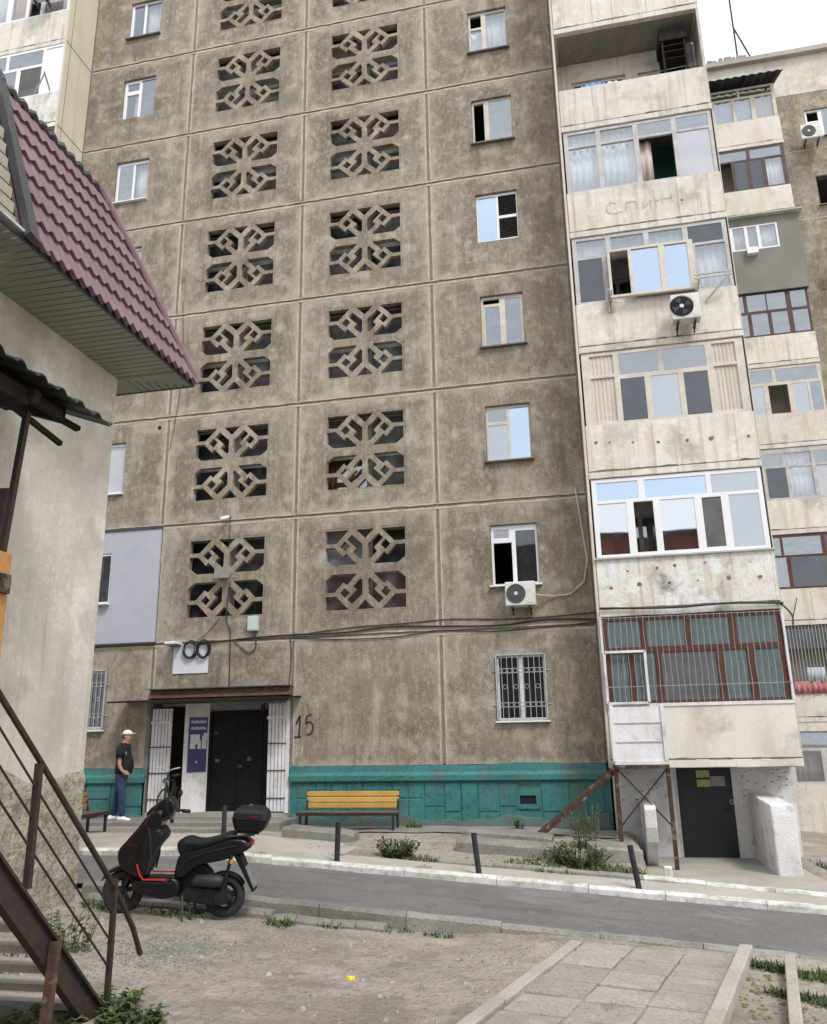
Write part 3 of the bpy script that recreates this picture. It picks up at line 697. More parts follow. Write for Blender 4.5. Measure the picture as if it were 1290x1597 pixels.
# k=2: cream glazing between ribbed side panels
glaze(BAL[2], [(.05, .04, .2, .64, 'o'), (.05, .68, .2, .95, 'o'), (.235, .66, .48, .95, 'f'), (.51, .66, .77, .95, 'f'), (.235, .03, .385, .6, 'd'), (.42, .03, .59, .6, 'w'), (.625, .03, .77, .6, 'd'), (.81, .04, .95, .64, 'o'), (.81, .68, .95, .95, 'o')], 'frame_cream', k=2)
def ribbed(bal, k, u0, v0, u1, v1, y):
    xa, xb = BX0 + .03, BX1 - .03; z0, z1 = SL(k) + .003, SB(k + 1) - .012
    a, b, c, d = xa + (xb - xa) * u0, xa + (xb - xa) * u1, z0 + (z1 - z0) * v0, z0 + (z1 - z0) * v1
    m = MB(); n = 24; m2 = []
    for i in range(n + 1):
        x = a + (b - a) * i / n; yy = y + (.012 if (i // 2) % 2 else 0); m2.append([(x, yy, c), (x, yy, d), (x, yy + .01, d), (x, yy + .01, c)])
    m.loft(m2).build('side_panel', 'panel_beige', bal)
for u0, u1 in ((.05, .2), (.81, .95)):
    ribbed(BAL[2], 2, u0, .04, u1, .64, BY + .06); ribbed(BAL[2], 2, u0, .68, u1, .95, BY + .06)
# k=3: old glazing with a window box pushed out and a rack
glaze(BAL[3], [(.03, .7, .22, .95, 'c'), (.255, .7, .47, .95, 'r'), (.505, .7, .72, .95, 'c'), (.755, .7, .97, .95, 'd'), (.03, .03, .19, .66, 'd'), (.22, .03, .76, .66, 'o'), (.79, .03, .975, .66, 'c')], 'frame_grey', k=3)
xa, xb = BX0 + .03 + .22 * 3.24, BX0 + .03 + .765 * 3.24
window(BAL[3], xa, xb, SL(3) - .03, SL(3) + 1.12, BY - .14, [(.035, .05, .245, .95, 'o'), (.285, .05, .6, .95, 'S'), (.67, .05, .93, .95, 'S')], 'frame_cream', .07, name='window_frame', sub=False)
m = MB().box(xa, xa + .04, BY - .1, BY + .02, SL(3) - .03, SL(3) + 1.12); m.box(xb - .04, xb, BY - .1, BY + .02, SL(3) - .03, SL(3) + 1.12); m.box(xa + .042, xb - .042, BY - .1, BY + .02, SL(3) + 1.08, SL(3) + 1.115); m.build('window_box', 'frame_cream', BAL[3])
m = MB()
for x in (7.36, 7.42, 9.18): m.bar((x, BY - .0, SL(3) - .02), (x, BY - .3, SL(3) + .1), .03); m.bar((x, BY - .02, SL(3) - .28), (x, BY - .02, SL(3) + .25), .025)
for z_ in (.12, .2): m.bar((9.1, BY - .28, SL(3) + z_), (9.85, BY - .26, SL(3) + z_ + .02), .03)
m.bar((9.3, BY - .02, SL(3) - .3), (9.8, BY - .28, SL(3) + .15), .03)
m.build('drying_rack', 'frame_grey', BAL[3])
# k=4: curtained glazing with one leaf open onto a green room
glaze(BAL[4], [(.03, .76, .22, .95, 'c'), (.255, .76, .475, .95, 'c'), (.51, .76, .73, .95, 'f'), (.765, .76, .975, .95, 'f'), (.03, .03, .22, .72, 'c'), (.255, .03, .475, .72, 'c'), (.51, .03, .735, .72, 'o'), (.765, .03, .975, .72, 'y')], 'frame_grey', k=4)
curtain(BAL[4], BX0 + 1.68, BX0 + 1.95, SL(4), SL(4) + 1.2, BY + .2, 'curtain_pink')
# k=5: open loggia with a shelf rack and washing
m = MB()
for x in (9.12, 9.62): 
    for y_ in (-.75, -.2): m.bar((x, y_, SB(5) + .15), (x, y_, SB(5) + 2.3), .045)
for zz in (1.75, 1.95, 2.12): m.box(9.1, 9.64, -.77, -.18, SB(5) + zz, SB(5) + zz + .02)
m.build('shelf_rack', 'timber_dark', BAL[5])
B(9.06, 9.68, -.8, -.16, SB(5) + 2.26, SB(5) + 2.58).build('cupboard', 'timber_dark', BAL[5])
B(BX1 - .05, BX1 - .0, BY + .0, BY + .05, SL(5), SB(6)).build('corner_post', 'frame_grey', BAL[5])
m = MB().tube([(6.7, -.7, SL(5) + .4), (8.3, -.7, SL(5) + .32), (9.9, -.7, SL(5) + .4)], .006, 5); m.build('clothes_line', 'frame_grey', BAL[5])
curtain(BAL[5], 7.2, 7.75, SL(5) - .2, SL(5) + .34, -.7, 'blue_cloth', 'washing'); curtain(BAL[5], 7.8, 8.1, SL(5) - .2, SL(5) + .3, -.7, 'curtain_white', 'washing')
for k in (6, 7): glaze(BAL[k], up4(.7, 'cfcf', [.03, .26, .51, .76, 1.0]) + up4(.04, 'cgcg', [.03, .26, .51, .76, 1.0])[:0] + [(.03, .04, .47, .64, 'c'), (.52, .04, .97, .64, 'g')], 'frame_grey', k=k)
# holes knocked in parapets, graffiti
random.seed(5)
def pocks(bal, k, us):
    for u, v, r in us:
        x = BX0 + (BX1 - BX0) * u; z = SB(k) + .155 + (SL(k) - SB(k) - .155) * v
        n = 9; ring = lambda y, f: [(x + r * f * math.cos(t * 2 * math.pi / n) * random.uniform(.7, 1.25), y, z + r * f * math.sin(t * 2 * math.pi / n) * random.uniform(.6, 1.1)) for t in range(n)]
        MB().loft([ring(BY - .001, 1.0), ring(BY - .006, .7)]).build('chipped_hole', 'joint_dark', bal)
pocks(BAL[2], 2, [(.06, .62, .035), (.14, .6, .03), (.28, .56, .025), (.43, .52, .035), (.6, .5, .035), (.74, .5, .055), (.95, .48, .035)])
pocks(BAL[1], 1, [(.08, .4, .035), (.24, .45, .05), (.41, .45, .03), (.57, .46, .02), (.74, .48, .05), (.91, .47, .045), (.35, .75, .03), (.45, .78, .035), (.62, .8, .025), (.18, .72, .025)])
pocks(BAL[4], 4, [(.74, .42, .03)])
def strokes(parent, lines, fn, wd, mat, name='graffiti', y=-.004):
    m = MB()
    for ln in lines:
        for p, q in zip(ln, ln[1:]):
            a, b = fn(*p), fn(*q); m.bar(a, b, wd, .003, (0, 1, 0))
    return m.build(name, mat, parent)
gx = lambda u, v: (BX0 + .83 + u * 1.4, BY - .001, SB(4) + .32 + v * .62 )
strokes(BAL[4], [[(.17, .62), (.09, .72), (.02, .6), (.0, .4), (.06, .26), (.16, .24), (.24, .3)],
                 [(.3, .3), (.31, .6), (.4, .64), (.47, .58), (.48, .3)],
                 [(.57, .58), (.56, .26)], [(.57, .3), (.68, .56)], [(.68, .58), (.67, .24)],
                 [(.76, .6), (.76, .28)], [(.76, .5), (.84, .56)],
                 [(.87, .8), (.86, .36)], [(1.0, .8), (1.0, .36)], [(.87, .56), (1.0, .56)]], gx, .022, 'graffiti')
n15 = lambda u, v: (.05 + u * .52, -.001, 1.78 + v * .52)
strokes(bld, [[(.12, .6), (.28, .95), (.26, .1)], [(.0, .08), (.36, .1)], [(.8, 1.0), (.58, .92), (.55, .62)], [(.55, .62), (.7, .7), (.84, .6), (.86, .36), (.76, .2), (.6, .18)]], n15, .045, 'ink', 'house_number')
strokes(bld, [[(.02, -.25), (.12, -.2), (.2, -.3), (.14, -.42), (.0, -.45)], [(.0, -.65), (.14, -.6), (.2, -.48)], [(.42, -.25), (.4, -.6)]], n15, .03, 'graffiti', 'faded_number')

# ---- left bay
B(-6.69, -6.644, -1.17, .0, 1.16, 26.5).build('partition_wall', 'side_cream', bld)
m = MB()
for k in range(0, 8): m.box(-6.644, -6.6385, -1.17, -.02, FZ(k) - .012, FZ(k) + .012)
m.box(-6.644, -6.639, -.98, -.965, 1.2, 26)
m.build('joint_filler', 'joint_dark', bld)['kind'] = 'stuff'
for k in range(3, 9):
    bl = balcony(k, 'cream_worn' if k == 6 else 'cream', -9.95, -6.7, -1.12)
    if k == 6: glaze(bl, [(.04, .66, .42, .95, 'f'), (.45, .66, .79, .95, 'f'), (.04, .03, .3, .6, 'f'), (.34, .03, .54, .6, 'f'), (.58, .03, .79, .6, 's'), (.82, .04, .98, .95, 'W')], 'pvc', -9.92, -6.73, k=k, y=-1.08)
    elif k == 7: glaze(bl, [(.04, .04, .35, .95, 'c'), (.4, .04, .55, .95, 'n'), (.58, .04, .7, .95, 'o'), (.73, .04, .97, .95, 'p')], 'pvc', -9.92, -6.73, k=k, y=-1.08)
    else: glaze(bl, [(.04, .66, .47, .95, 'g'), (.53, .66, .96, .95, 'g'), (.04, .04, .47, .6, 'g'), (.53, .04, .96, .6, 'g')], 'frame_dark', -9.92, -6.73, k=k, y=-1.08)
    if k == 6:
        m = MB()
        m.bar((-7.0, -1.15, SL(6) + .03), (-6.75, -1.75, SL(6) + .06), .035); m.build('drying_rack', 'frame_grey', bl); m = MB(); m.bar((-7.5, -1.15, SL(6) - .0), (-6.75, -1.72, SL(6) + .03), .03)
        m.build('drying_rack', 'frame_grey', bl)
B(-10, -6.7, .0, .2, 1.1, 26.5).build('wall_panel', 'cream', bld)

# ---- entrance porch
PD = .42
B(-3.36, -.02, PD, PD + .1, -.2, 2.86).build('porch_back_wall', 'cream_clean', bld)
B(-3.36, -.02, .0, PD, 2.62, 2.858).build('porch_ceiling', 'room', bld)
B(-3.42, -3.345, -.02, .4, .2, 2.86).build('porch_side_wall', 'concrete', bld); B(-.035, .03, -.015, .4, .2, 2.86).build('porch_side_wall', 'concrete', bld)
door = B(-2.0, -.7, PD - .06, PD - .005, .31, 2.38).build('entrance_door', 'black_door', bld, bevel=.01)
m = MB().slab(-2.06, -.64, .31, 2.44, PD - .09, PD - .003, [(-2.0, .31, -.7, 2.38)]); m.build('door_frame', 'black_door', door)
B(-1.92, -1.4, PD - .075, PD - .058, .45, 2.25).build('door_leaf', 'black_door', door, bevel=.01); B(-1.34, -.78, PD - .075, PD - .058, .45, 2.25).build('door_leaf', 'black_door', door, bevel=.01)
m = MB().tube([(-1.36, PD - .1, 1.2), (-1.36, PD - .12, 1.2), (-1.36, PD - .12, 1.4), (-1.36, PD - .1, 1.4)], .012, 6); m.build('door_handle', 'iron_brown', door)
random.seed(3)
for i in range(4):
    x = random.choice((-1.95, -1.9, -1.5, -1.15, -1.3)) + random.uniform(-.05, .05); z = random.uniform(1.2, 2.2); 
    B(x, x + random.uniform(.05, .1), PD - .079, PD - .076, z, z + random.uniform(.04, .09)).build('paper_scrap', 'film_grey', door)
# angled white pier with the notice board
def slant(x0, y0, x1, y1, t, z0, z1):
    d = Vector((x1 - x0, y1 - y0, 0)).normalized(); n = Vector((d.y, -d.x, 0)) * t
    P = [Vector((x0, y0, 0)), Vector((x1, y1, 0)), Vector((x1, y1, 0)) - n, Vector((x0, y0, 0)) - n]
    return MB().loft([[(p.x, p.y, z0) for p in P], [(p.x, p.y, z1) for p in P]])
pier = slant(-2.5, .02, -2.06, PD - .1, .08, .2, 2.6).build('porch_pier', 'whitewash', bld)
def on_pier(u, v, off):
    d = Vector((.44, PD - .12, 0)); n = Vector((d.y, -d.x, 0)).normalized(); p = Vector((-2.5, .02, 0)) + d * u + n * off; return (p.x, p.y, v)
def pier_rect(u0, u1, z0, z1, o0, o1): return MB().loft([[on_pier(u0, z0, o0), on_pier(u1, z0, o0), on_pier(u1, z1, o0), on_pier(u0, z1, o0)], [on_pier(u0, z0, o1), on_pier(u1, z0, o1), on_pier(u1, z1, o1), on_pier(u0, z1, o1)]])
nb = pier_rect(.17, .93, 1.13, 2.3, .002, .02).build('notice_board', 'board_purple', pier)
for (u0, u1, z0, z1) in ((.24, .46, 1.62, 1.92), (.3, .62, 1.72, 1.93), (.55, .68, 1.62, 1.8), (.72, .9, 1.62, 1.9), (.78, .92, 1.8, 1.96), (.5, .56, 1.32, 1.36)):
    pier_rect(u0, u1, z0, z1, .0205, .024 + random.uniform(0, .004)).build('notice_sheet', 'paper', nb)
m = MB(); random.seed(8)
for z in (2.17, 2.03):
    u = .26
    while u < .86:
        l = random.uniform(.02, .05); q = pier_rect(u, u + l, z, z + random.uniform(.05, .07), .0205, .0225); m.add(q.v, q.f); u += l + .012
m.build('notice_heading', 'film_pale', nb)
B(-3.3, -2.52, PD - .03, PD - .004, .3, 2.55).build('recess_shade', 'timber_dark', bld)  # flat dark sheet painted in for the shade of the porch alcove
# white barred gates, folded flat each side
def gate(x0, x1, y, z0, z1, nb_, par, skew=0):
    gt = B(x0, x1, y + .03, y + .045, z0, z1).build('gate', 'white_paint', par)
    n = nb_
    for i in range(n):
        x = x0 + (x1 - x0) * (i + .5) / n
        B(x - .03, x + .03, y - .002, y + .028, z0 + .01, z1).build('gate_bar', 'white_paint', gt, bevel=.006)
    for f in (.12, .37, .62):
        B(x0 - .02, x1 + .02, y - .02, y - .004, z0 + (z1 - z0) * f, z0 + (z1 - z0) * f + .018).build('gate_rail', 'iron_brown', gt)
    B(x0 - .01, x1 + .01, y - .025, y - .004, z0 + (z1 - z0) * .85, z0 + (z1 - z0) * .87 + .02).build('gate_rail', 'white_paint', gt)
gate(-3.3, -2.82, .0, .3, 2.5, 6, bld); gate(-.53, -.12, -.01, .32, 2.55, 5, bld)
B(-.115, -.025, -.016, .3, .3, 2.6).build('porch_side_wall', 'white_paint', bld)
B(-2.0, -.6, PD - .1, PD - .09, 2.47, 2.56).build('lintel_board', 'concrete', bld)
B(-.82, -.74, PD - .13, PD - .1, 2.4, 2.56).build('door_plate', 'board_purple', bld)
# canopy over the entrance
m = MB(); rings = []
for i in range(16):
    x = -3.95 + 4.17 * i / 15; s_ = .012 * fbm(x, 0, 0, 1.2); rings.append([(x, -.8, 2.612 + s_), (x, -.8, 2.65 + s_), (x, -.004, 2.7), (x, -.004, 2.66)])
cn = m.loft(rings).build('canopy', 'timber_dark', bld)
B(-3.31, .02, -.16, -.006, 2.705, 2.9).build('fascia_board', 'timber_brown', cn, bevel=.008)
B(-3.31, .03, -.2, -.165, 2.72, 2.775).build('fascia_board', 'timber_brown', cn); B(-3.33, .04, -.26, -.005, 2.902, 2.925).build('fascia_flashing', 'flashing', cn)
# porch platform and steps
ps = setting('porch_steps')
B(-3.36, -.03, -.0, PD, -.3, .3).build('porch_floor', 'concrete_pale', ps); B(-4.35, .16, -1.0, -.003, -.5, .215).build('platform', 'concrete', ps, bevel=.02)
B(-4.0, -.4, -1.35, -1.003, -.5, .13).build('step', 'concrete', ps, bevel=.02)

# ---- basement entrance under the right bay
bw = MB().slab(6.66, 9.95, -.9, 1.158, -.02, .2, [(7.86, -.56, 8.86, 1.3)]).build('basement_wall', 'whitewash', bld)
bd = B(7.862, 8.858, .03, .08, -.48, 1.158).build('basement_door', 'grey_door', bld, bevel=.006)
B(8.7, 8.76, -.02, .03, .33, .38).build('door_handle', 'black_metal', bd); B(7.82, 7.86, -.035, .1, -.48, 1.158).build('door_frame', 'frame_cream', bd)
m = MB().tube([(8.82 + .03 * math.cos(t * math.pi / 4), .0, .5 + .04 * math.sin(t * math.pi / 4)) for t in range(8)], .009, 5, True); m.build('padlock_hasp', 'chrome', bd)
for (x0, x1, z0, z1, mt) in ((8.23, 8.47, .94, 1.07, 'paper_yellow'), (8.23, 8.47, .77, .9, 'paper_yellow'), (8.48, 8.74, .78, .96, 'curtain_grey')):
    pp = B(x0, x1, .024, .028, z0, z1).build('door_notice', mt, bd)
    for i in range(3):
        zz = z0 + (z1 - z0) * (.25 + .22 * i); B(x0 + .03, x1 - .03, .0225, .0235, zz, zz + .008).build('notice_line', 'curtain_grey', bd)
random.seed(21); m = MB()
for i in range(90):
    x, z = (random.uniform(6.75, 7.7), random.uniform(.3, 1.1)) if i % 2 else (random.uniform(9.0, 9.85), random.uniform(.35, 1.1)); s_ = random.uniform(.008, .022)
    m.box(x - s_, x + s_, -.024, -.0195, z - s_ * .5, z + s_ * .5)
m.build('wall_pitting', 'joint_dark', bld)['kind'] = 'stuff'

# ------------------------------------------------------------------ the farther wing
wing = thing('apartment_block', 'farther block set back on the right, with a pale band under its flat roof', 'building', (0, 10, 0))
WYW, WX1 = 10., 14.356
wh = []
WW = lambda k: (19.55 + 2.8 * (k - 6), 20.75 + 2.8 * (k - 6))
for k in range(0, 8): wh.append((15.5, WW(k)[0], 16.75, WW(k)[1]))
for k in range(-1, 8):
    z0 = 2.0 + 2.8 * k + .28 if k >= 0 else -2; z1 = 2.0 + 2.8 * (k + 1) + .26
    if k == 7: z1 = 24.3
    hs = [h for h in wh if z0 < h[1] < z1]
    MB().slab(14.42, 24, z0, z1, WYW, WYW + .25, hs).build('wall_panel', 'pebbledash_wing', wing, bevel=.012)
m = MB()
for k in range(0, 8):
    r = ribbon((14.45, WYW, 2.27 + 2.8 * k), (23, WYW, 2.27 + 2.8 * k), .035, (0, -1, 0), 90 + k, .2); m.add(r.v, r.f)
m.build('joint_sealant', 'mortar', wing)['kind'] = 'stuff'
MB().slab(7, 24, 24.303, 26.0, WYW - .01, WYW + .25, []).build('parapet_band', 'hut_plaster', wing)
m = MB()
n = 40; rings = []
for i in range(n + 1):
    x = 7 + 17 * i / n; e = .02 * fbm(x, 0, 0, 1.3); rings.append([(x, WYW - .22, 25.95 + e), (x, WYW - .22, 26.14 + e), (x, WYW + .4, 26.2 + e), (x, WYW + .4, 25.95 + e)])
m.loft(rings).build('cornice', 'concrete_pale', wing); B(7, 24, WYW + .3, 16, 25.8, 26.05).build('roof', 'roof_tar', wing)
m = MB()
for i in range(8): x = 12.2 + i * .22 + random.uniform(-.05, .05); m.box(x, x + random.uniform(.1, .3), WYW - .15, WYW + .2, 26.15, 26.2 + random.uniform(.03, .16))
m.build('roof_rubble', 'stone_grey', wing)
B(7, 24, 15.5, 15.7, -2, 25.8).build('back_wall', 'room', wing); B(24, 24.2, WYW, 15.6, -2, 26).build('end_wall', 'pebbledash_wing', wing)
B(7, 14.4, WYW, WYW + .2, -2, 24.3).build('wall_panel', 'cream', wing)
m = MB()
for k in range(0, 9): m.box(14.45, 24, WYW + .26, 15.5, 1.9 + 2.8 * k, 2.1 + 2.8 * k)
m.build('floor_slab', 'room', wing)
for k in range(0, 8):
    pn = [(.06, .62, .36, .95, 'o'), (.06, .05, .36, .56, 'f'), (.46, .05, .97, .95, 'f')] if k == 7 else ([(.03, .03, .97, .97, 'o')] if k == 6 else two('g', 'c'))
    window(wing, 15.502, 16.748, WW(k)[0] + .002, WW(k)[1] - .002, WYW + .1, pn, 'pvc' if k != 6 else 'frame_dark', sill='sill_metal')
wsb = lambda k: 2.0 + 2.8 * k
wsl = lambda k: 3.1 + 2.8 * k
WP = {
 7: ('frame_cream', [(.45, .74, .68, .95, 'g'), (.7, .74, .97, .95, 'g'), (.47, .05, .62, .68, 'b'), (.65, .05, .78, .68, 'b'), (.82, .05, .97, .68, 'p')]),
 6: ('frame_dark', [(.4, .74, .68, .95, 'f'), (.71, .74, .97, .95, 'f'), (.4, .04, .54, .7, 'o'), (.57, .04, .67, .7, 'd'), (.7, .04, .8, .7, 'd'), (.83, .04, .97, .7, 'c')]),
 4: ('frame_dark', [(.3, .56, .48, .95, 'f'), (.51, .56, .66, .95, 'f'), (.67, .56, .82, .95, 'f'), (.86, .56, .98, .95, 'f'), (.3, .04, .5, .5, 'f'), (.53, .04, .66, .5, 'f'), (.69, .04, .82, .5, 'f'), (.86, .04, .98, .5, 'f')]),
 3: ('frame_cream', [(.25, .68, .62, .95, 'f'), (.65, .68, .97, .95, 'f'), (.25, .04, .32, .62, 'd'), (.36, .04, .54, .62, 'w'), (.58, .04, .73, .62, 'o'), (.77, .04, .88, .62, 'w'), (.9, .04, .98, .62, 'f')]),
 2: ('frame_grey', [(.2, .66, .42, .9, 'c'), (.45, .66, .6, .9, 'f'), (.62, .66, .82, .9, 'c'), (.85, .66, .98, .9, 'f'), (.2, .04, .44, .62, 'c'), (.47, .04, .62, .62, 'd'), (.65, .04, .82, .62, 'c'), (.85, .04, .98, .62, 'y')]),
 1: ('frame_brown', [(.1, .62, .3, .95, 'f'), (.33, .62, .5, .95, 'f'), (.52, .62, .8, .95, 'f'), (.83, .62, .98, .95, 'd'), (.1, .04, .32, .58, 'y'), (.345, .04, .53, .58, 'f'), (.56, .04, .98, .58, 'd')]),
 0: ('frame_dark', [(.02, .6, .98, .96, 's'), (.02, .03, .98, .57, 'o')]),
}
for k in range(0, 8):
    bl = balcony(k, 'cream_clean' if k > 4 else 'cream', 10.4, WX1, 9.0, wing, wsb(k), wsl(k), WYW)
    if k == 5: continue
    fm, pn = WP[k]
    glaze(bl, pn, fm, 10.43, WX1 - .03, wsl(k) + .003, wsb(k + 1) - .012 if k < 7 else wsl(7) + 1.45, 9.06, k, False)
    MB().box(WX1 - .06, WX1 - .01, 9.1, WYW - .01, wsl(k), wsl(k) + 1.5).build('side_wall', fm, bl)
# fifth balcony boxed in with grey render
bx = MB().slab(10.38, WX1 + .02, wsb(5) - .1, wsb(6) - .02, 8.93, 8.99, [(11.9, wsb(5) + 1.5, 13.7, wsb(5) + 2.45)]).build('balcony_cladding', 'stucco_grey', wing)
MB().box(WX1 - .03, WX1 + .02, 9.0, WYW - .01, wsb(5) - .1, wsb(6) - .02).build('side_wall', 'stucco_grey', bx)
window(bx, 11.9, 13.7, wsb(5) + 1.5, wsb(5) + 2.45, 8.97, [(.2, .06, .4, .94, 'p'), (.46, .06, .62, .94, 'r'), (.68, .06, .96, .94, 'c')], 'pvc', .06, name='window_frame', sub=False)
B(12.6, 12.95, 8.75, 8.93, wsb(5) + 1.28, wsb(5) + 1.5).build('window_box', 'pvc', bx)
B(10.4, WX1 + .15, 8.75, 9.5, wsb(6) - .06, wsb(6) - .02).build('flashing', 'frame_grey', bx)
# first balcony of the wing: shaded, rail hung with washing, bars
curtain(wing, 12.6, 13.1, wsl(0) + .05, wsl(0) + .45, 8.97, 'laundry_pale', 'washing'); curtain(wing, 13.15, 13.8, wsl(0) + .02, wsl(0) + .42, 8.97, 'laundry_pale', 'washing')
curtain(wing, 12.2, 14.3, wsl(0) - .3, wsl(0) + .06, 8.96, 'laundry_red', 'washing')
m = MB()
for i in range(30): x = 11.6 + 2.7 * i / 29; m.bar((x, 8.94, wsl(0)), (x, 8.94, wsb(1) - .03), .014)
m.build('balcony_bars', 'grille_white', wing)
# top awning
m = MB(); rings = []
for i in range(61):
    x = 10.4 + 4.15 * i / 60; d = .025 * math.sin(i * math.pi / 2); rings.append([(x, 8.45, 24.15 + d), (x, 9.95, 24.75 + d), (x, 9.95, 24.765 + d), (x, 8.45, 24.165 + d)])
aw = m.loft(rings).build('awning', 'corrugated', wing)
m = MB()
for x in (12.3, 13.3, 14.3): m.bar((x, 8.6, 24.15), (x, 9.9, 24.66), .06)
m.build('awning_rafter', 'timber_dark', aw)
# ground-floor window of the wing
MB().slab(10.4, WX1 + .3, -1.5, 2.0, 9.02, 9.2, [(11.9, .3, 14.5, 1.75)]).build('wall_panel', 'cream', wing)
window(wing, 11.9, 14.5, .3, 1.75, 9.1, [(.02, .68, .98, .96, 'f'), (.02, .04, .3, .62, 'r'), (.36, .04, .66, .62, 'r'), (.7, .04, .98, .62, 'r')], 'frame_grey', .06)
tv = thing('tv_antenna', 'thin rusty television mast with a slanting stay on the roof edge of the farther wing', 'antenna', (14.05, 12, 26.2))
MB().tube([(14.05, 12, 26.0), (14.08, 12, 29), (14.1, 12, 32.5)], .035, 6).build('mast', 'iron_brown', tv); MB().bar((14.08, 12, 29.7), (15.1, 11.9, 26.1), .05).build('stay', 'iron_brown', tv)
m = MB()
for z in (31.5, 32.0): m.bar((13.6, 12, z), (14.6, 12, z), .025)
m.build('aerial_bar', 'iron_brown', tv)

# ------------------------------------------------------------------ low white walls, landing, ramp board
def top_thing(mb, name, mat, label, cat, org, group=None, **kw):
    o = mb.build(name, mat, None, org=org, **kw); return tag(o, label, cat, group)
m = MB().loft([[(9.13, -2.0, z) if i == 0 else (9.5, -2.0, z) if i == 1 else (9.5, -.04, z) if i == 2 else (9.13, -.04, z) for i in range(4)] for z in (-.6, .42)] + [[(9.13, -1.98, .6), (9.5, -1.98, .6), (9.5, -.04, .66), (9.13, -.04, .66)]])
top_thing(m, 'low_wall', 'whitewash', 'whitewashed low wall right of the dark grey basement door', 'wall', (9.3, -1, -.5), bevel=.025)
m = MB(); rings = []
for z, f in ((-.6, -.9), (-.3, -1.25), (-.05, -1.5), (.2, -1.6), (.5, -1.62), (.56, -1.56)): rings.append([(7.13, f, z), (7.33, f, z), (7.33, -.04, z), (7.13, -.04, z)])
top_thing(m.loft(rings), 'low_wall', 'whitewash', 'whitewashed low wall with a rounded foot left of the basement door, behind the rusty legs', 'wall', (7.2, -1, -.5), bevel=.02)
top_thing(B(7.28, 7.4, -3.1, -2.95, -.6, -.22), 'marker_stub', 'kerb_white', 'short white stub standing behind the white forecourt kerb', 'stub', (7.34, -3, -.5), bevel=.012)
ln = thing('balcony_landing', 'white sheet-metal landing box on rusty steel legs below the barred balcony', 'landing', (7.15, -1.5, 0))
B(6.74, 7.6, -1.5, -1.48, 1.3, 2.24).build('front_sheet', 'white_paint', ln)
m = MB()
for z in (1.62, 1.95): m.box(6.74, 7.6, -1.515, -1.5, z, z + .018)
m.build('sheet_rib', 'frame_grey', ln)
B(6.7, 7.64, -1.52, -1.04, 1.24, 1.3).build('floor_frame', 'white_paint', ln)
for x in (6.71, 7.6): 
    B(x - .03, x + .03, -1.53, -1.47, 1.302, 2.28).build('corner_post', 'white_paint', ln)
    for y in (-1.5, -1.1):
        if x < 7 or y < -1.3: B(x - .035, x + .035, y - .035, y + .035, -.6, 1.238).build('leg', 'rust', ln)
MB().bar((6.72, -1.5, 1.18), (7.6, -1.5, .2), .025).build('cross_brace', 'iron_brown', ln); MB().bar((7.6, -1.47, 1.18), (6.72, -1.47, .2), .025).build('cross_brace', 'iron_brown', ln)
MB().bar((6.7, -1.56, 1.2), (7.62, -1.56, 1.2), .06).build('beam', 'rust', ln)
top_thing(MB().bar((6.66, -1.16, 1.12), (5.2, -1.45, -.01), .26, .09), 'ramp_board', 'rust', 'rusty steel channel leaning from the turquoise plinth up to the white landing', 'ramp', (5.9, -1.3, 0), bevel=.012)

# ------------------------------------------------------------------ air conditioners
def ac(x, y, z, wd, ht, label, fan='l', bracket=True, open_fan=False):
    t = thing('air_conditioner', label, 'air conditioner', (x, y, z), 'air conditioner units on the walls')
    dp = .3
    B(x, x + wd, y, y + dp, z, z + ht).build('casing', 'ac_white', t, bevel=.02)
    r = ht * .4; cx = x + wd * .36; cz = z + ht * .5
    ring = lambda yy, rr: [(cx + rr * math.cos(2 * math.pi * k / 24), yy, cz + rr * math.sin(2 * math.pi * k / 24)) for k in range(24)]
    MB().loft([ring(y - .002, r), ring(y - .012, r * .97)]).build('fan_guard', 'dark' if open_fan else 'ac_grille', t)
    m = MB()
    for rr in ((.35, .55, .75, .95) if not open_fan else (1.02,)): m.tube([(cx + r * rr * math.cos(2 * math.pi * k / 20), y - .016, cz + r * rr * math.sin(2 * math.pi * k / 20)) for k in range(20)], .006, 4, True)
    m.build('guard_ring', 'black_metal', t)
    if open_fan:
        m = MB()
        for k in range(4):
            a = k * math.pi / 2 + .4; p = [(cx + r * .2 * math.cos(a), y - .014, cz + r * .2 * math.sin(a)), (cx + r * .85 * math.cos(a - .35), y - .014, cz + r * .85 * math.sin(a - .35)), (cx + r * .85 * math.cos(a + .35), y - .02, cz + r * .85 * math.sin(a + .35))]
            m.add(p, [(0, 1, 2)])
        m.build('fan_blade', 'black_metal', t)
    MB().loft([ring(y - .024, r * .16), ring(y - .012, r * .2)]).build('fan_hub', 'ac_white', t)
    B(x + wd * .72, x + wd * .95, y - .006, y - .001, z + ht * .1, z + ht * .9).build('front_cover', 'ac_white', t)
    B(x + wd * .74, x + wd * .86, y - .009, y - .0065, z + ht * .6, z + ht * .68).build('badge', 'box_mint', t)
    if bracket:
        for xx in (x + wd * .2, x + wd * .8):
            MB().bar((xx, y + .02, z - .03), (xx, y + dp + .12, z - .03), .035).build('bracket', 'black_metal', t); MB().bar((xx, y + .1, z - .04), (xx, y + dp + .12, z - .14), .025).build('bracket', 'black_metal', t)
    return t
a = ac(4.78, -.42, 4.36, .62, .5, 'white air conditioner with a dark fan guard under the white window above the barred one')
MB().tube([(5.4, -.2, 4.6), (5.7, -.05, 4.57), (6.1, -.04, 4.6), (6.4, -.04, 4.85), (6.5, -.04, 5.3), (6.42, -.03, 6.2), (6.36, -.03, 6.9)], .02, 6).build('pipe', 'frame_grey', a)
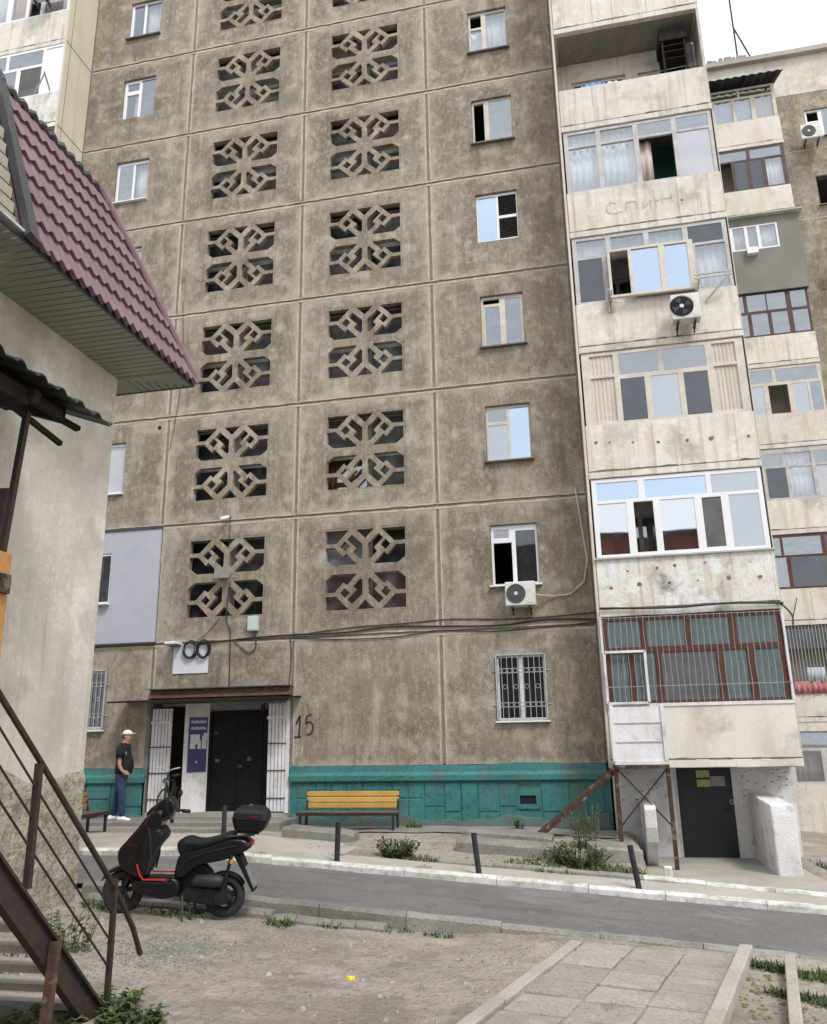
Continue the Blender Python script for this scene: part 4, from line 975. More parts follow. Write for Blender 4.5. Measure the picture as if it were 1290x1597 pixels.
ac(8.55, -1.5, 9.85, .56, .56, 'worn air conditioner with a gaping dark fan hung before the balcony with the pushed-out window', open_fan=True)
ac(15.1, 9.45, 21.95, .72, .58, 'white air conditioner beside the topmost window of the farther wing')
ac(15.35, 9.45, 16.5, .72, .58, 'white air conditioner cut by the right edge, beside the grey rendered balcony')
ac(-7.75, -1.6, 22.15, .6, .5, 'dirty air conditioner on a balcony at the upper left, above the tiled roof', open_fan=True)

# ------------------------------------------------------------------ wall boxes, cables, sign
fld = thing('floodlight', 'small grey floodlight fixed in the middle of the lattice above the entrance', 'lamp', (-1.7, 0, 5.45))
MB().loft([[(-1.9, -.2, 5.36), (-1.5, -.2, 5.36), (-1.5, -.12, 5.62), (-1.9, -.12, 5.62)], [(-1.84, -.05, 5.4), (-1.56, -.05, 5.4), (-1.56, -.02, 5.58), (-1.84, -.02, 5.58)]]).build('housing', 'concrete', fld, bevel=.01)
MB().bar((-1.7, -.1, 5.45), (-1.7, 0.0, 5.45), .05).build('bracket', 'black_metal', fld)
cm = thing('security_camera', 'little white security camera over the top left lattice joint', 'camera', (-1.66, 0, 6.83))
MB().bar((-1.8, -.16, 6.78), (-1.62, -.08, 6.84), .07).build('housing', 'pvc', cm, bevel=.01); MB().bar((-1.64, -.09, 6.83), (-1.62, 0, 6.84), .03).build('bracket', 'black_metal', cm)
jb = thing('junction_box', 'pale mint cable box on the wall under the lattice right of the entrance sign', 'box', (-.93, 0, 4.3)); B(-1.05, -.81, -.12, 0, 4.14, 4.47).build('casing', 'box_mint', jb, bevel=.01); B(-1.03, -.83, -.128, -.121, 4.17, 4.44).build('lid', 'box_mint', jb)
sg = top_thing(B(-2.86, -2.0, -.022, -.004, 3.26, 3.9), 'sign_board', 'sign_white', 'blank white sign board above the entrance, behind the cable coils', 'sign', (-2.43, -.01, 3.6))
ll = thing('street_light', 'small wall lamp with a dark underside beside the blank white sign', 'lamp', (-2.8, 0, 3.88)); B(-2.93, -2.66, -.34, -.0, 3.9, 3.96).build('housing', 'pvc', ll, bevel=.01); B(-2.91, -2.68, -.33, -.02, 3.865, 3.898).build('diffuser', 'ac_grille', ll)
def coil(cx, cz, r, label):
    m = MB(); random.seed(int(cx * 100))
    for k in range(5):
        rr = r * random.uniform(.86, 1.05); dx, dz = random.uniform(-.03, .03), random.uniform(-.02, .02)
        m.tube([(cx + dx + rr * .82 * math.cos(t * math.pi / 9), -.05 - .012 * k, cz + dz + rr * math.sin(t * math.pi / 9)) for t in range(18)], .012, 5, True)
    top_thing(m, 'cable_coil', 'black_metal', label, 'cable', (cx, -.05, cz), 'coiled cables above the entrance')
coil(-2.44, 3.78, .2, 'left black cable coil hanging in front of the blank white sign'); coil(-2.1, 3.79, .2, 'right black cable coil hanging by the corner of the blank white sign')
def cable(pts, r, label, y=-.03):
    P = [Vector((p[0], p[2] if len(p) > 2 else y, p[1])) for p in pts]; q = []
    for i in range(len(P) - 1):
        a, b = P[max(0, i - 1)], P[min(len(P) - 1, i + 2)]
        for s_ in range(6):
            t = s_ / 6; p0, p1, p2, p3 = a, P[i], P[i + 1], b
            q.append(.5 * ((2 * p1) + (p2 - p0) * t + (2 * p0 - 5 * p1 + 4 * p2 - p3) * t * t + (3 * p1 - p0 - 3 * p2 + p3) * t ** 3))
    q.append(P[-1]); top_thing(MB().tube(q, r, 5), 'cable', 'black_metal', label, 'cable', P[0], 'cables strung over the facade')
cable([(-2.3, 3.9), (-1.2, 3.98), (0, 4.02), (1.2, 4.02), (2.2, 4.1), (3.3, 4.06), (4.6, 4.02), (5.6, 4.1), (6.64, 4.05)], .018, 'black cable running along the first floor joint, thickest of the bundle')
cable([(0, 4.0), (1.3, 4.12), (2.6, 4.16), (3.6, 4.2), (5.0, 4.14), (6.62, 4.2)], .011, 'thin cable arching above the thick one toward the barred balcony', -.02)
cable([(0, 3.96), (1.0, 3.88), (2.2, 3.87), (3.4, 3.96), (4.6, 3.9), (6.6, 4.0)], .011, 'thin cable sagging lowest under the first floor joint', -.025)
cable([(-.9, 4.14), (-.86, 3.8), (-1.0, 3.66), (-1.2, 3.78), (-1.4, 3.96)], .013, 'black cable looping below the pale mint box')
cable([(-1.55, 5.3), (-1.6, 4.5), (-1.5, 4.2), (-1.48, 3.9), (-1.46, 2.92)], .013, 'black cable dropping from the floodlight down to the canopy')
cable([(-1.75, 4.5), (-2.0, 4.2), (-2.3, 3.98)], .008, 'thin cable slanting from the lower lattice to the coils')
cable([(-1.62, 6.8), (-1.6, 6.4), (-1.62, 6.1)], .007, 'thin wire below the little security camera')
cable([(-.06, 4.0, -.03), (-.02, 3.6, -.04), (-.05, 2.9, -.04)], .012, 'black cable down the joint at the right end of the canopy')
cable([(9.9, 4.1, -1.05), (10.2, 3.9, -.6), (10.8, 4.0, 2), (11.5, 4.5, 5), (12.6, 5.6, 8.9)], .016, 'black cable swinging from the corner of the barred balcony to the farther wing')
cable([(6.66, 4.12, -1.07), (8.0, 4.07, -1.08), (9.0, 4.1, -1.09), (9.98, 4.06, -1.06)], .022, 'black cable lying along the slab edge over the barred balcony')
cable([(-3.3, 8.7, -.01), (-3.1, 10.6, -.015), (-3.2, 12.7, -.01)], .006, 'hair-thin wire hanging slack at the left of the lattices')

# ------------------------------------------------------------------ corner house on the left
HX, HY = -.02, -7.4
hut = thing('corner_house', 'pale plastered house at the left with a steep plum-coloured tile roof', 'house', (HX, HY, 0))
# plaster wall, slightly uneven
def wallgrid(x, ya, yb, za, zb, mat, name, amp, sc_, st):
    m = MB(); ys = lin(ya, yb, st); zs = lin(za, zb, st); n = len(ys)
    m.v = [(x + amp * fbm(y, z, 0, sc_), y, z) for z in zs for y in ys]
    if name == 'base_course': m.v = [(p[0] - (.03 if p[2] > zb - .04 else 0), p[1], p[2] + (p[2] > zb - .2) * .16 * fbm(p[1], 1, 0, 1.3)) for p in m.v]
    m.f = [(j * n + i, j * n + i + 1, (j + 1) * n + i + 1, (j + 1) * n + i) for j in range(len(zs) - 1) for i in range(n - 1)]
    return m.build(name, mat, hut, smooth=True)
wallgrid(HX, -18, HY, 1.2, 6.9, 'hut_plaster', 'wall', .012, .8, .2)
wallgrid(HX + .035, -18, HY - .015, -.6, 1.42, 'hut_rough', 'base_course', .04, 2.6, .08)
B(-9, HX - .002, HY - .02, HY, 1.4, 6.9).build('end_wall', 'hut_plaster', hut); B(-9, HX + .02, HY - .06, HY - .001, -.6, 1.42).build('end_wall', 'hut_rough', hut)
B(-9, HX - .02, -18, HY - .07, 6.7, 6.88).build('ceiling', 'room', hut)
# soffit boards
ZT = 6.89; TX, TY = .93, -6.88
y = -17.
soff = hut
while y < HY - .02:
    yb = min(y + .118, HY - .005); MB().loft([[(HX + .004, y, ZT - .012), (TX - .02, y, ZT - .012), (TX - .02, yb - .02, ZT - .012), (HX + .004, yb - .02, ZT - .012)], [(HX + .004, y, ZT + .004), (TX - .02, y, ZT + .004), (TX - .02, yb - .02, ZT + .004), (HX + .004, yb - .02, ZT + .004)]]).build('soffit_board', 'soffit', hut); y += .118
# corner: mitred boards run the other way
n = 8
for i in range(n):
    xa = HX + (TX - .02 - HX) * i / n; xb = HX + (TX - .02 - HX) * (i + 1) / n - .02
    f = lambda x: HY + (TY - .02 - HY) * ((x - HX) / (TX - HX))
    MB().loft([[(xa, f(xa) , ZT - .012), (xb, f(xb), ZT - .012), (xb, TY - .02, ZT - .012), (xa, TY - .02, ZT - .012)], [(xa, f(xa), ZT + .004), (xb, f(xb), ZT + .004), (xb, TY - .02, ZT + .004), (xa, TY - .02, ZT + .004)]]).build('soffit_board', 'soffit', hut)
MB().loft([[(HX, HY, ZT - .012), (TX, HY, ZT - .012), (TX - .02, TY - .02, ZT - .012)], [(HX, HY, ZT + .003), (TX, HY, ZT + .003), (TX - .02, TY - .02, ZT + .003)]]).build('soffit_board', 'soffit', hut)
B(-9, HX, HY + .002, TY - .02, ZT - .012, ZT + .004).build('soffit_board', 'soffit', hut)
B(TX - .03, TX + .0, -17, TY, ZT - .02, ZT + .05).build('fascia', 'flashing', hut); B(-9, TX - .03, TY - .03, TY, ZT - .02, ZT + .05).build('fascia', 'flashing', hut)
# roof courses
NR, UPX, UPZ = 7, -1.16, 2.75
SLN = math.hypot(UPX, UPZ); sx, sz = UPX / SLN, UPZ / SLN; nx_, nz_ = sz, -sx
YL = lambda s_: -10.57 + .53 * s_
def rp(s_, y, h): return (TX + .03 + UPX * s_ + nx_ * h, y, ZT + .03 + UPZ * s_ + nz_ * h)
def wave(y): return .007 * math.sin(2 * math.pi * y / .183)
NR2 = 12
roof = MB().loft([[rp(0, YL(0) - .2, -.06), rp(0, TY, -.06), rp(1, TY - 1.15, -.06), rp(1, YL(1) - .2, -.06)], [rp(0, YL(0) - .2, -.03), rp(0, TY, -.03), rp(1, TY - 1.15, -.03), rp(1, YL(1) - .2, -.03)]]).build('roof', 'tile_roof', hut)
for r in range(NR):
    s0, s1 = r / NR, (r + 1) / NR
    m = MB(); y0 = -11.4; y1 = TY; n = int((y1 - y0) / .0229)
    rows_ = []
    for i in range(n + 1):
        y = y0 + (y1 - y0) * i / n
        ya = max(YL(s0), min(y, TY - 1.15 * s0)); yb = max(YL(s1), min(y, TY - 1.15 * s1))
        wa, wb = wave(ya), wave(yb)
        sd = s0 - .014 + .011 * math.sin(2 * math.pi * ya / .183)
        rows_.append([rp(sd + .004, ya, wa - .004), rp(sd, ya, wa + .05), rp((s0 + s1) / 2, (ya + yb) / 2, wave((ya + yb) / 2) + .024), rp(s1 + .01, yb, wb - .003)])
    base = 0
    for q in rows_: m.v += q
    for i in range(n):
        for k in range(3): m.f.append((i * 4 + k, (i + 1) * 4 + k, (i + 1) * 4 + k + 1, i * 4 + k + 1))
    m.build('tile_course', 'tile_roof', roof, smooth=False)
MB().tube([rp(0, TY + .0, .03), rp(.5, TY - .575, .04), rp(1.0, TY - 1.15, .05)], .055, 8).build('hip_cap', 'tile_roof', roof)
m = MB(); n = 40
m.tube([rp(1 - .004 + .006 * math.sin(i * 1.7), -10.2 + (TY - 1.15 + 10.2) * i / n, .02 + .02 * math.sin(i * 1.7)) for i in range(n + 1)], .05, 6); m.build('ridge_trim', 'flashing', roof)
MB().loft([[(TX, TY, ZT + .03), (-9, TY, ZT + .03), (-9, TY - 1.15, ZT + 2.78), (TX - 1.16, TY - 1.15, ZT + 2.78)], [(TX, TY - .03, ZT + .03), (-9, TY - .03, ZT + .03), (-9, TY - 1.18, ZT + 2.78), (TX - 1.16, TY - 1.18, ZT + 2.78)]]).build('roof_slope', 'tile_roof', roof)
B(-9, TX - 1.2, -17, TY - 1.2, ZT + 2.7, ZT + 2.76).build('roof_deck', 'roof_tar', roof)
# dormer at the left: dark flashing and boarded cheek
MB().loft([[rp(-.02, YL(0) - .22, .0), rp(-.02, YL(0) + .0, .0), rp(1.05, YL(1) + .0, .0), rp(1.05, YL(1) - .22, .0)], [rp(-.02, YL(0) - .22, .09), rp(-.02, YL(0) - .02, .06), rp(1.05, YL(1) - .02, .06), rp(1.05, YL(1) - .22, .09)]]).build('flashing', 'flashing', roof)
dm = MB().loft([[(-2, -14, ZT + .05), (TX - .12, -14, ZT + .05), (TX - .12, -10.8, ZT + .05), (-2, -10.8, ZT + .05)], [(-2, -14, ZT + 1.1), (TX - .12, -14, ZT + 1.1), (TX - .12, -11.24, ZT + 1.1), (-2, -11.24, ZT + 1.1)]]).build('dormer', 'timber_dark', hut)
z = ZT + .1
while z < ZT + 1.0:
    B(TX - .118, TX - .085, -14, -10.72 - .39 * (z - ZT), z, z + .125).build('siding_board', 'siding', dm, bevel=.004); z += .14
MB().bar((TX + .04, -17, ZT + .06), (TX + .04, -10.3, ZT + .03), .03).build('gutter_rail', 'frame_grey', hut)

# corrugated canopy with its post
cp = thing('corrugated_canopy', 'dark corrugated awning with loose timbers on a post against the pale house', 'canopy', (.7, -10.5, 5.2))
m = MB(); n = 96; rings = []
for i in range(n + 1):
    y = -14.5 + 4.9 * i / n; h = .012 * math.sin(i * 1.1) + (.055 if (i % 6) in (0, 1) else 0); zc = .05 * math.sin(i * .11) + .04 * (-12 - y) * 0
    rings.append([(HX + .03, y, 5.66 + h), (1.42, y, 5.14 + h + .03 * (-9.6 - y)), (1.42, y, 5.155 + h + .03 * (-9.6 - y)), (HX + .03, y, 5.675 + h)])
m.loft(rings).build('roof_sheet', 'corrugated', cp)
for y in (-12.6, -11.6, -10.75): MB().bar((.0, y, 5.5), (1.25, y + .1, 5.08), .1, .12).build('rafter', 'timber_dark', cp)
for x, z in ((1.15, 5.12), (.62, 5.3), (.3, 5.42)): MB().bar((x, -14, z), (x, -10.1 + .3 * (1 - x), z - .02), .07, .1).build('purlin', 'timber_dark', cp)
B(.55, 1.2, -13.5, -10.7, 4.98, 5.05).build('boarding', 'timber_dark', cp); B(.1, .6, -13.5, -10.45, 5.1, 5.16).build('boarding', 'timber_dark', cp)
MB().loft([[(.95, -9.85, 5.14), (.95, -14, 4.3), (.95, -14, 5.3), (.95, -9.85, 5.34)], [(1.0, -9.85, 5.14), (1.0, -14, 4.3), (1.0, -14, 5.3), (1.0, -9.85, 5.34)]]).build('fascia_boarding', 'timber_dark', cp)
MB().bar((.9, -11.2, 5.16), (1.05, -9.95, 4.86), .05).build('loose_timber', 'timber_dark', cp); MB().bar((.9, -10.9, 5.2), (1.1, -9.75, 5.1), .07, .05).build('loose_timber', 'timber_dark', cp)
MB().bar((1.0, -10.45, 5.03), (.94, -10.5, 3.5), .055).build('post', 'iron_brown', cp)
MB().bar((.9, -10.52, 4.2), (.87, -10.55, 3.5), .12, .05).build('post_plate', 'iron_brown', cp); B(.8, 1.0, -10.64, -10.42, 2.2, 3.56).build('post_sleeve', 'orange_paint', cp, bevel=.01); B(.97, 1.05, -10.6, -10.46, 3.16, 3.34).build('clamp', 'rust', cp)
m = MB()
for z in (3.75, 4.05): m.bar((.88, -10.6, z), (.5, -12.5, z), .02)
m.build('rail', 'iron_brown', cp)
wm = thing('meter_box', 'weathered dark box with scrolls on the pale wall at the left edge under the canopy', 'box', (.02, -11.2, 4.1)); B(HX + .015, .14, -12.2, -10.72, 3.75, 4.3).build('casing', 'iron_brown', wm, bevel=.02); B(.142, .15, -12.1, -10.8, 3.8, 4.25).build('cover', 'rust', wm)

# ------------------------------------------------------------------ steel stair in the left foreground
st = thing('steel_stair', 'rusty brown steel stair with thin railings climbing out of the left edge', 'stair', (2.5, -10.7, -.2))
SX = 2.45
s0p, s1p = Vector((SX, -10.55, -.34)), Vector((SX, -14.5, 3.22))
sd = (s1p - s0p).normalized()
MB().bar(s0p + Vector((0, -.1, .0)), s1p, .07, .2).build('stringer', 'iron_brown', st); MB().bar(s0p + Vector((.02, -.1, .085)), s1p + Vector((.02, 0, .085)), .11, .02).build('stringer', 'iron_brown', st); MB().bar(s0p + Vector((-1.6, -.1, 0)), s1p + Vector((-1.6, 0, 0)), .07, .2).build('stringer', 'iron_brown', st)
for i in range(19):
    p = s0p + (s1p - s0p) * ((i + .9) / 20); MB().loft([[(SX - 1.55, p.y - .1, p.z - .02), (SX - .04, p.y - .1, p.z - .02), (SX - .04, p.y + .1, p.z - .02), (SX - 1.55, p.y + .1, p.z - .02)], [(SX - 1.55, p.y - .1, p.z + .03), (SX - .04, p.y - .1, p.z + .03), (SX - .04, p.y + .1, p.z + .03), (SX - 1.55, p.y + .1, p.z + .03)]]).build('tread', 'concrete_pale', st)
def on(y, dz): 
    t = (y - s0p.y) / (s1p.y - s0p.y); return (SX + .02, y, s0p.z + (s1p.z - s0p.z) * t + dz)
MB().bar((SX + .02, -10.6, -.35), (SX + .02, -10.6, .7), .038).build('post', 'iron_brown', st)
for y in (-11.72, -12.9, -14.0): MB().bar(on(y, .1), on(y, .93), .045).build('post', 'iron_brown', st)
MB().tube([on(-14.4, .93), on(-11.7, .95), on(-10.6, .93), on(-10.28, .86), on(-10.13, .76)], .022, 8).build('handrail', 'iron_brown', st)
for dz in (.36, .55, .76): MB().tube([on(-14.4, dz), on(-12.6, dz + .012), on(-11.6, dz - .01), on(-10.6, dz - .02)], .0085, 6).build('rail', 'iron_brown', st)
MB().bar((SX + .08, -11.5, -.6), (SX + .08, -11.42, .42), .06).build('leg', 'rust', st)

# ------------------------------------------------------------------ scooter
def scooter():
    t = thing('motor_scooter', 'black motor scooter with red trim and top case, parked on dirt by the kerb', 'scooter', (0, 0, 0)); local(t)
    def prof(pts, hw, y_off=0, r=.03, name='body', mat='gloss_black', taper=None):
        P = []; n0 = len(pts)
        for i in range(n0):
            p0, p1, p2, p3 = [Vector(pts[(i + k) % n0]) for k in (-1, 0, 1, 2)]
            for q in (0, .25, .5, .75): P.append(.5 * (2 * p1 + (p2 - p0) * q + (2 * p0 - 5 * p1 + 4 * p2 - p3) * q * q + (3 * p1 - p0 - 3 * p2 + p3) * q ** 3))
        cx = sum(p[0] for p in P) / len(P); cz = sum(p[1] for p in P) / len(P); rings = []
        for y, f in ((-1, .84), (-.96, .92), (-.86, .975), (-.6, 1), (0, 1.01), (.6, 1), (.86, .975), (.96, .92), (1, .84)):
            rings.append([(cx + (p[0] - cx) * f, y * hw + y_off, cz + (p[1] - cz) * f) for p in P])
        return MB().loft(rings).build(name, mat, t, smooth=True)
    def wheel(x, z, R_, name):
        w_ = MB().tube([(x + (R_ - .055) * math.cos(a * math.pi / 16), 0, z + (R_ - .055) * math.sin(a * math.pi / 16)) for a in range(32)], .055, 10, True).build('tyre', 'rubber', t, smooth=True)
        m = MB().tube([(x + (R_ - .11) * math.cos(a * math.pi / 16), 0, z + (R_ - .11) * math.sin(a * math.pi / 16)) for a in range(32)], .016, 6, True)
        for k in range(5):
            a = k * 2 * math.pi / 5 + .3
            for d in (-.12, .12): m.bar((x + .03 * math.cos(a + d * 3), 0, z + .03 * math.sin(a + d * 3)), (x + (R_ - .11) * math.cos(a + d), 0, z + (R_ - .11) * math.sin(a + d)), .02, .03)
        m.tube([(x, -.06, z), (x, .06, z)], .05, 12); m.build('rim', 'engine_metal', w_)
        MB().tube([(x, .065, z), (x, .07, z)], .08, 16).build('brake_disc', 'engine_metal', w_)
    wheel(.625, .25, .25, 'front'); wheel(-.625, .25, .25, 'rear')
    # front fender
    m = MB(); rings = []
    for k in range(13):
        a = R(28 + k * 11); c = (.625 + .285 * math.cos(a), .25 + .285 * math.sin(a)); w2 = .075
        rings.append([(c[0], -w2, c[1] - .03), (c[0], -w2 * .8, c[1] + .01), (c[0], 0, c[1] + .025), (c[0], w2 * .8, c[1] + .01), (c[0], w2, c[1] - .03), (c[0] * 1.0, 0, c[1] - .0)])
    m.loft(rings).build('front_fender', 'black_plastic', t, smooth=True)
    for y in (-.085, .085): MB().tube([(.62, y, .25), (.5, y, .55)], .022, 8).build('fork', 'engine_metal', t)
    # leg shield / front apron
    prof([(.5, .46), (.66, .58), (.69, .76), (.6, .9), (.47, 1.08), (.38, 1.22), (.26, 1.3), (.19, 1.28), (.2, 1.1), (.3, .86), (.3, .6), (.36, .42)], .17, name='front_cowl')
    prof([(.36, .43), (.3, .55), (.25, .78), (.15, .93), (.16, 1.02), (.24, 1.08), (.36, 1.0), (.43, .7), (.43, .45)], .175, name='leg_shield', mat='black_plastic')
    prof([(.41, 1.22), (.33, 1.34), (.2, 1.44), (.1, 1.43), (.07, 1.3), (.12, 1.18), (.28, 1.14)], .1, name='headlight_cowl')
    MB().loft([[(.42, -.05, 1.2), (.42, .05, 1.2), (.36, .06, 1.32), (.36, -.06, 1.32)], [(.4, -.05, 1.2), (.4, .05, 1.2), (.34, .06, 1.32), (.34, -.06, 1.32)]]).build('headlight', 'chrome', t)
    for y in (-1, 1):
        pts = [(.24, y * .12, 1.42), (.33, y * .165, 1.25), (.38, y * .19, 1.12), (.5, y * .18, .98), (.56, y * .175, .86), (.44, y * .19, .84), (.5, y * .175, .7), (.56, y * .165, .6)]
        MB().tube(pts, .004, 5).build('red_trim', 'red_dark', t)
        MB().tube([(.43, y * .19, .62), (.38, y * .205, .5), (.33, y * .21, .44), (.05, y * .21, .45)], .011, 5).build('red_trim', 'red_paint', t)
        MB().tube([(.13, 0, 1.26), (.08, y * .2, 1.25), (.02, y * .34, 1.22)], .017, 8).build('handlebar', 'black_plastic', t)
        MB().tube([(.05, y * .26, 1.235), (.0, y * .38, 1.21)], .026, 8).build('grip', 'rubber', t)
        MB().tube([(.08, y * .24, 1.25), (.12, y * .34, 1.22)], .008, 5).build('brake_lever', 'engine_metal', t)
        MB().tube([(.1, y * .2, 1.26), (.12, y * .27, 1.42)], .008, 5).build('mirror_stem', 'black_metal', t)
        MB().loft([[(.1, y * .29 + .07 * math.cos(k * math.pi / 5), 1.46 + .045 * math.sin(k * math.pi / 5)) for k in range(10)], [(.13, y * .29 + .05 * math.cos(k * math.pi / 5), 1.46 + .03 * math.sin(k * math.pi / 5)) for k in range(10)]]).build('mirror', 'black_plastic', t)
    for y in (-.176, .176): MB().tube([(.3, y, .5), (.27, y, .7), (.3, y, .95), (.34, y, 1.08)], .012, 6).build('panel_seam', 'rubber', t)
    for y in (-1, 1): MB().loft([[(.6, y * .15, .66), (.64, y * .1, .72), (.62, y * .1, .84), (.56, y * .15, .8)], [(.62, y * .165, .66), (.66, y * .11, .72), (.64, y * .11, .84), (.58, y * .165, .8)]]).build('front_indicator', 'amber' if y > 0 else 'engine_metal', t)
    MB().tube([(.1, -.05, 1.27), (.25, -.1, 1.2), (.33, -.06, 1.05)], .008, 5).build('brake_cable', 'rubber', t); MB().tube([(.1, .05, 1.27), (.26, .12, 1.22), (.33, .06, 1.05)], .008, 5).build('brake_cable', 'rubber', t)
    # floor, under-body
    prof([(.42, .42), (.05, .43), (-.02, .47), (-.1, .42), (-.1, .28), (.1, .22), (.4, .28), (.48, .36)], .2, name='floorboard', mat='gloss_black')
    prof([(.3, .3), (.05, .24), (-.2, .22), (-.4, .26), (-.46, .34), (-.46, .52), (-.3, .64), (-.12, .5), (-.02, .45), (.3, .42)], .07, name='under_body', mat='black_plastic')
    # seat, tail body
    prof([(-.03, .8), (-.02, .9), (-.1, .95), (-.2, .93), (-.34, .93), (-.5, .98), (-.66, 1.04), (-.72, 1.02), (-.66, .97), (-.4, .87), (-.2, .8), (-.08, .74)], .15, name='seat', mat='seat_vinyl')
    prof([(-.06, .74), (-.2, .81), (-.42, .88), (-.68, .98), (-.86, .97), (-.92, .88), (-.8, .79), (-.6, .7), (-.3, .62), (-.1, .46), (-.02, .46), (-.02, .6)], .155, name='tail_body')
    for y in (-.162, .162): MB().tube([(-.06, y, .55), (-.15, y, .68), (-.4, y, .8), (-.75, y, .9)], .01, 5).build('side_strip', 'engine_metal', t)
    MB().box(-.93, -.89, -.08, .08, .88, .94).build('tail_light', 'red_paint', t, bevel=.01)
    for y in (-.13, .13): MB().tube([(-.7, y, .7), (-.7, y * 1.3, .7)], .026, 10).build('turn_signal', 'amber', t)
    MB().loft([[(-.72, -.1, .76), (-.8, -.1, .76), (-1.0, -.1, .34), (-.97, -.1, .33)], [(-.72, .1, .76), (-.8, .1, .76), (-1.0, .1, .34), (-.97, .1, .33)]]).build('mudguard', 'black_plastic', t)
    MB().loft([[(-.865, -.09, .62), (-.985, -.09, .37), (-.99, -.09, .372), (-.87, -.09, .625)], [(-.865, .09, .62), (-.985, .09, .37), (-.99, .09, .372), (-.87, .09, .625)]]).build('number_plate', 'film_mid', t)
    m = MB(); rings = []
    for k in range(10):
        a = R(20 + k * 14); c = (-.625 + .28 * math.cos(a), .25 + .28 * math.sin(a)); rings.append([(c[0], -.07, c[1] - .02), (c[0], 0, c[1] + .02), (c[0], .07, c[1] - .02), (c[0], 0, c[1])])
    m.loft(rings).build('rear_fender', 'black_plastic', t, smooth=True)
    MB().tube([(-.25, .15, .4), (-.31, .17, .45), (-.58, .185, .46), (-.63, .185, .455)], [.04, .07, .078, .055], 14).build('exhaust', 'black_metal', t, smooth=True)
    prof([(-.2, .36), (-.1, .24), (-.3, .18), (-.62, .17), (-.74, .25), (-.64, .34), (-.4, .36)], .1, .05, name='engine', mat='engine_metal')
    MB().tube([(-.62, .12, .27), (-.62, .19, .27)], .085, 14).build('engine_cover', 'engine_metal', t)
    MB().tube([(-.62, .15, .3), (-.7, .15, .78)], .022, 8).build('shock_absorber', 'engine_metal', t)
    m = MB(); m.tube([(-.2, -.1, .24), (-.27, -.14, .0)], .014, 6); m.tube([(-.2, .1, .24), (-.27, .14, .0)], .014, 6); m.tube([(-.25, -.13, .04), (-.25, .13, .04)], .012, 6); m.tube([(-.27, -.14, .0), (-.36, -.15, .01)], .012, 6); m.build('centre_stand', 'black_metal', t)
    MB().tube([(-.14, .14, .26), (-.2, .26, .01)], .011, 6).build('kick_stand', 'black_metal', t)
    m = MB(); m.tube([(-.6, -.14, 1.0), (-.95, -.13, 1.04), (-.95, .13, 1.04), (-.6, .14, 1.0)], .016, 6); m.box(-1.0, -.72, -.13, .13, 1.045, 1.065); m.build('luggage_rack', 'black_metal', t)
    def ring(z, x0, x1, hw, c=.05): return [(x0 + c, -hw, z), (x1 - c, -hw, z), (x1, -hw + c, z), (x1, hw - c, z), (x1 - c, hw, z), (x0 + c, hw, z), (x0, hw - c, z), (x0, -hw + c, z)]
    tcs = MB().loft([ring(1.07, -1.02, -.74, .15), ring(1.1, -1.06, -.7, .18), ring(1.22, -1.1, -.67, .205)]).build('top_case', 'black_plastic', t, bevel=.01)
    MB().loft([ring(1.225, -1.105, -.665, .208), ring(1.31, -1.09, -.68, .195), ring(1.37, -1.04, -.73, .15), ring(1.385, -1.0, -.78, .1)]).build('case_lid', 'black_plastic', tcs, bevel=.01)
    MB().box(-1.0, -.9, .198, .21, 1.265, 1.285).build('case_reflector', 'red_dark', tcs); MB().tube([(-.86, -.03, 1.39), (-.86, .03, 1.39)], .018, 8).build('case_catch', 'chrome', tcs)
    for o in t.children_recursive:
        for v in o.data.vertices:
            if v.co.z > .45: v.co.z = .45 + (v.co.z - .45) * .915
    return t
scn = scooter(); scn.location = (1.43, -7.62, -.165); scn.rotation_euler = (R(-4), R(-3.4), R(180 + 12.2))
scn.scale = (.955, .955, .955)

# ------------------------------------------------------------------ bicycle in the porch
bk = thing('bicycle', 'dark bicycle standing upright in the porch recess behind the left gate', 'bicycle', (-2.65, -.15, .3))
for z, y in ((.64, -.2),):
    pass
def bw_(cx, cy, cz, r, mat='rubber'): return MB().tube([(cx, cy + r * math.cos(a * math.pi / 12), cz + r * math.sin(a * math.pi / 12)) for a in range(24)], .02, 6, True).build('wheel', mat, bk)
for cy in (-.42, .1): 
    wl = bw_(-2.66, cy, .22 + .3, .29)
    m = MB()
    for a in range(8): m.bar((-2.66, cy, .52), (-2.66, cy + .28 * math.cos(a * math.pi / 4), .52 + .28 * math.sin(a * math.pi / 4)), .006)
    m.build('spoke', 'chrome', wl)
m = MB()
for p, q in (((-2.66, -.42, .52), (-2.66, -.3, 1.15)), ((-2.66, -.33, 1.0), (-2.66, 0, .98)), ((-2.66, -.35, .9), (-2.66, -.12, .5)), ((-2.66, -.12, .5), (-2.66, 0, 1.05)), ((-2.66, .1, .52), (-2.66, -.12, .5)), ((-2.66, .1, .52), (-2.66, -.02, .98))): m.bar(p, q, .035)
m.build('frame', 'black_metal', bk)
MB().tube([(-2.95, -.28, 1.24), (-2.8, -.32, 1.22), (-2.66, -.31, 1.18), (-2.52, -.32, 1.22), (-2.4, -.28, 1.24)], .014, 6).build('handlebar', 'chrome', bk)
MB().loft([[(-2.72, -.1, 1.05), (-2.6, -.1, 1.05), (-2.58, .14, 1.07), (-2.74, .14, 1.07)], [(-2.7, -.1, 1.08), (-2.62, -.1, 1.08), (-2.6, .14, 1.11), (-2.72, .14, 1.11)]]).build('saddle', 'rubber', bk, bevel=.01)
MB().tube([(-2.66, -.4, .98), (-2.66, -.43, .98)], .06, 10).build('headlight', 'chrome', bk)

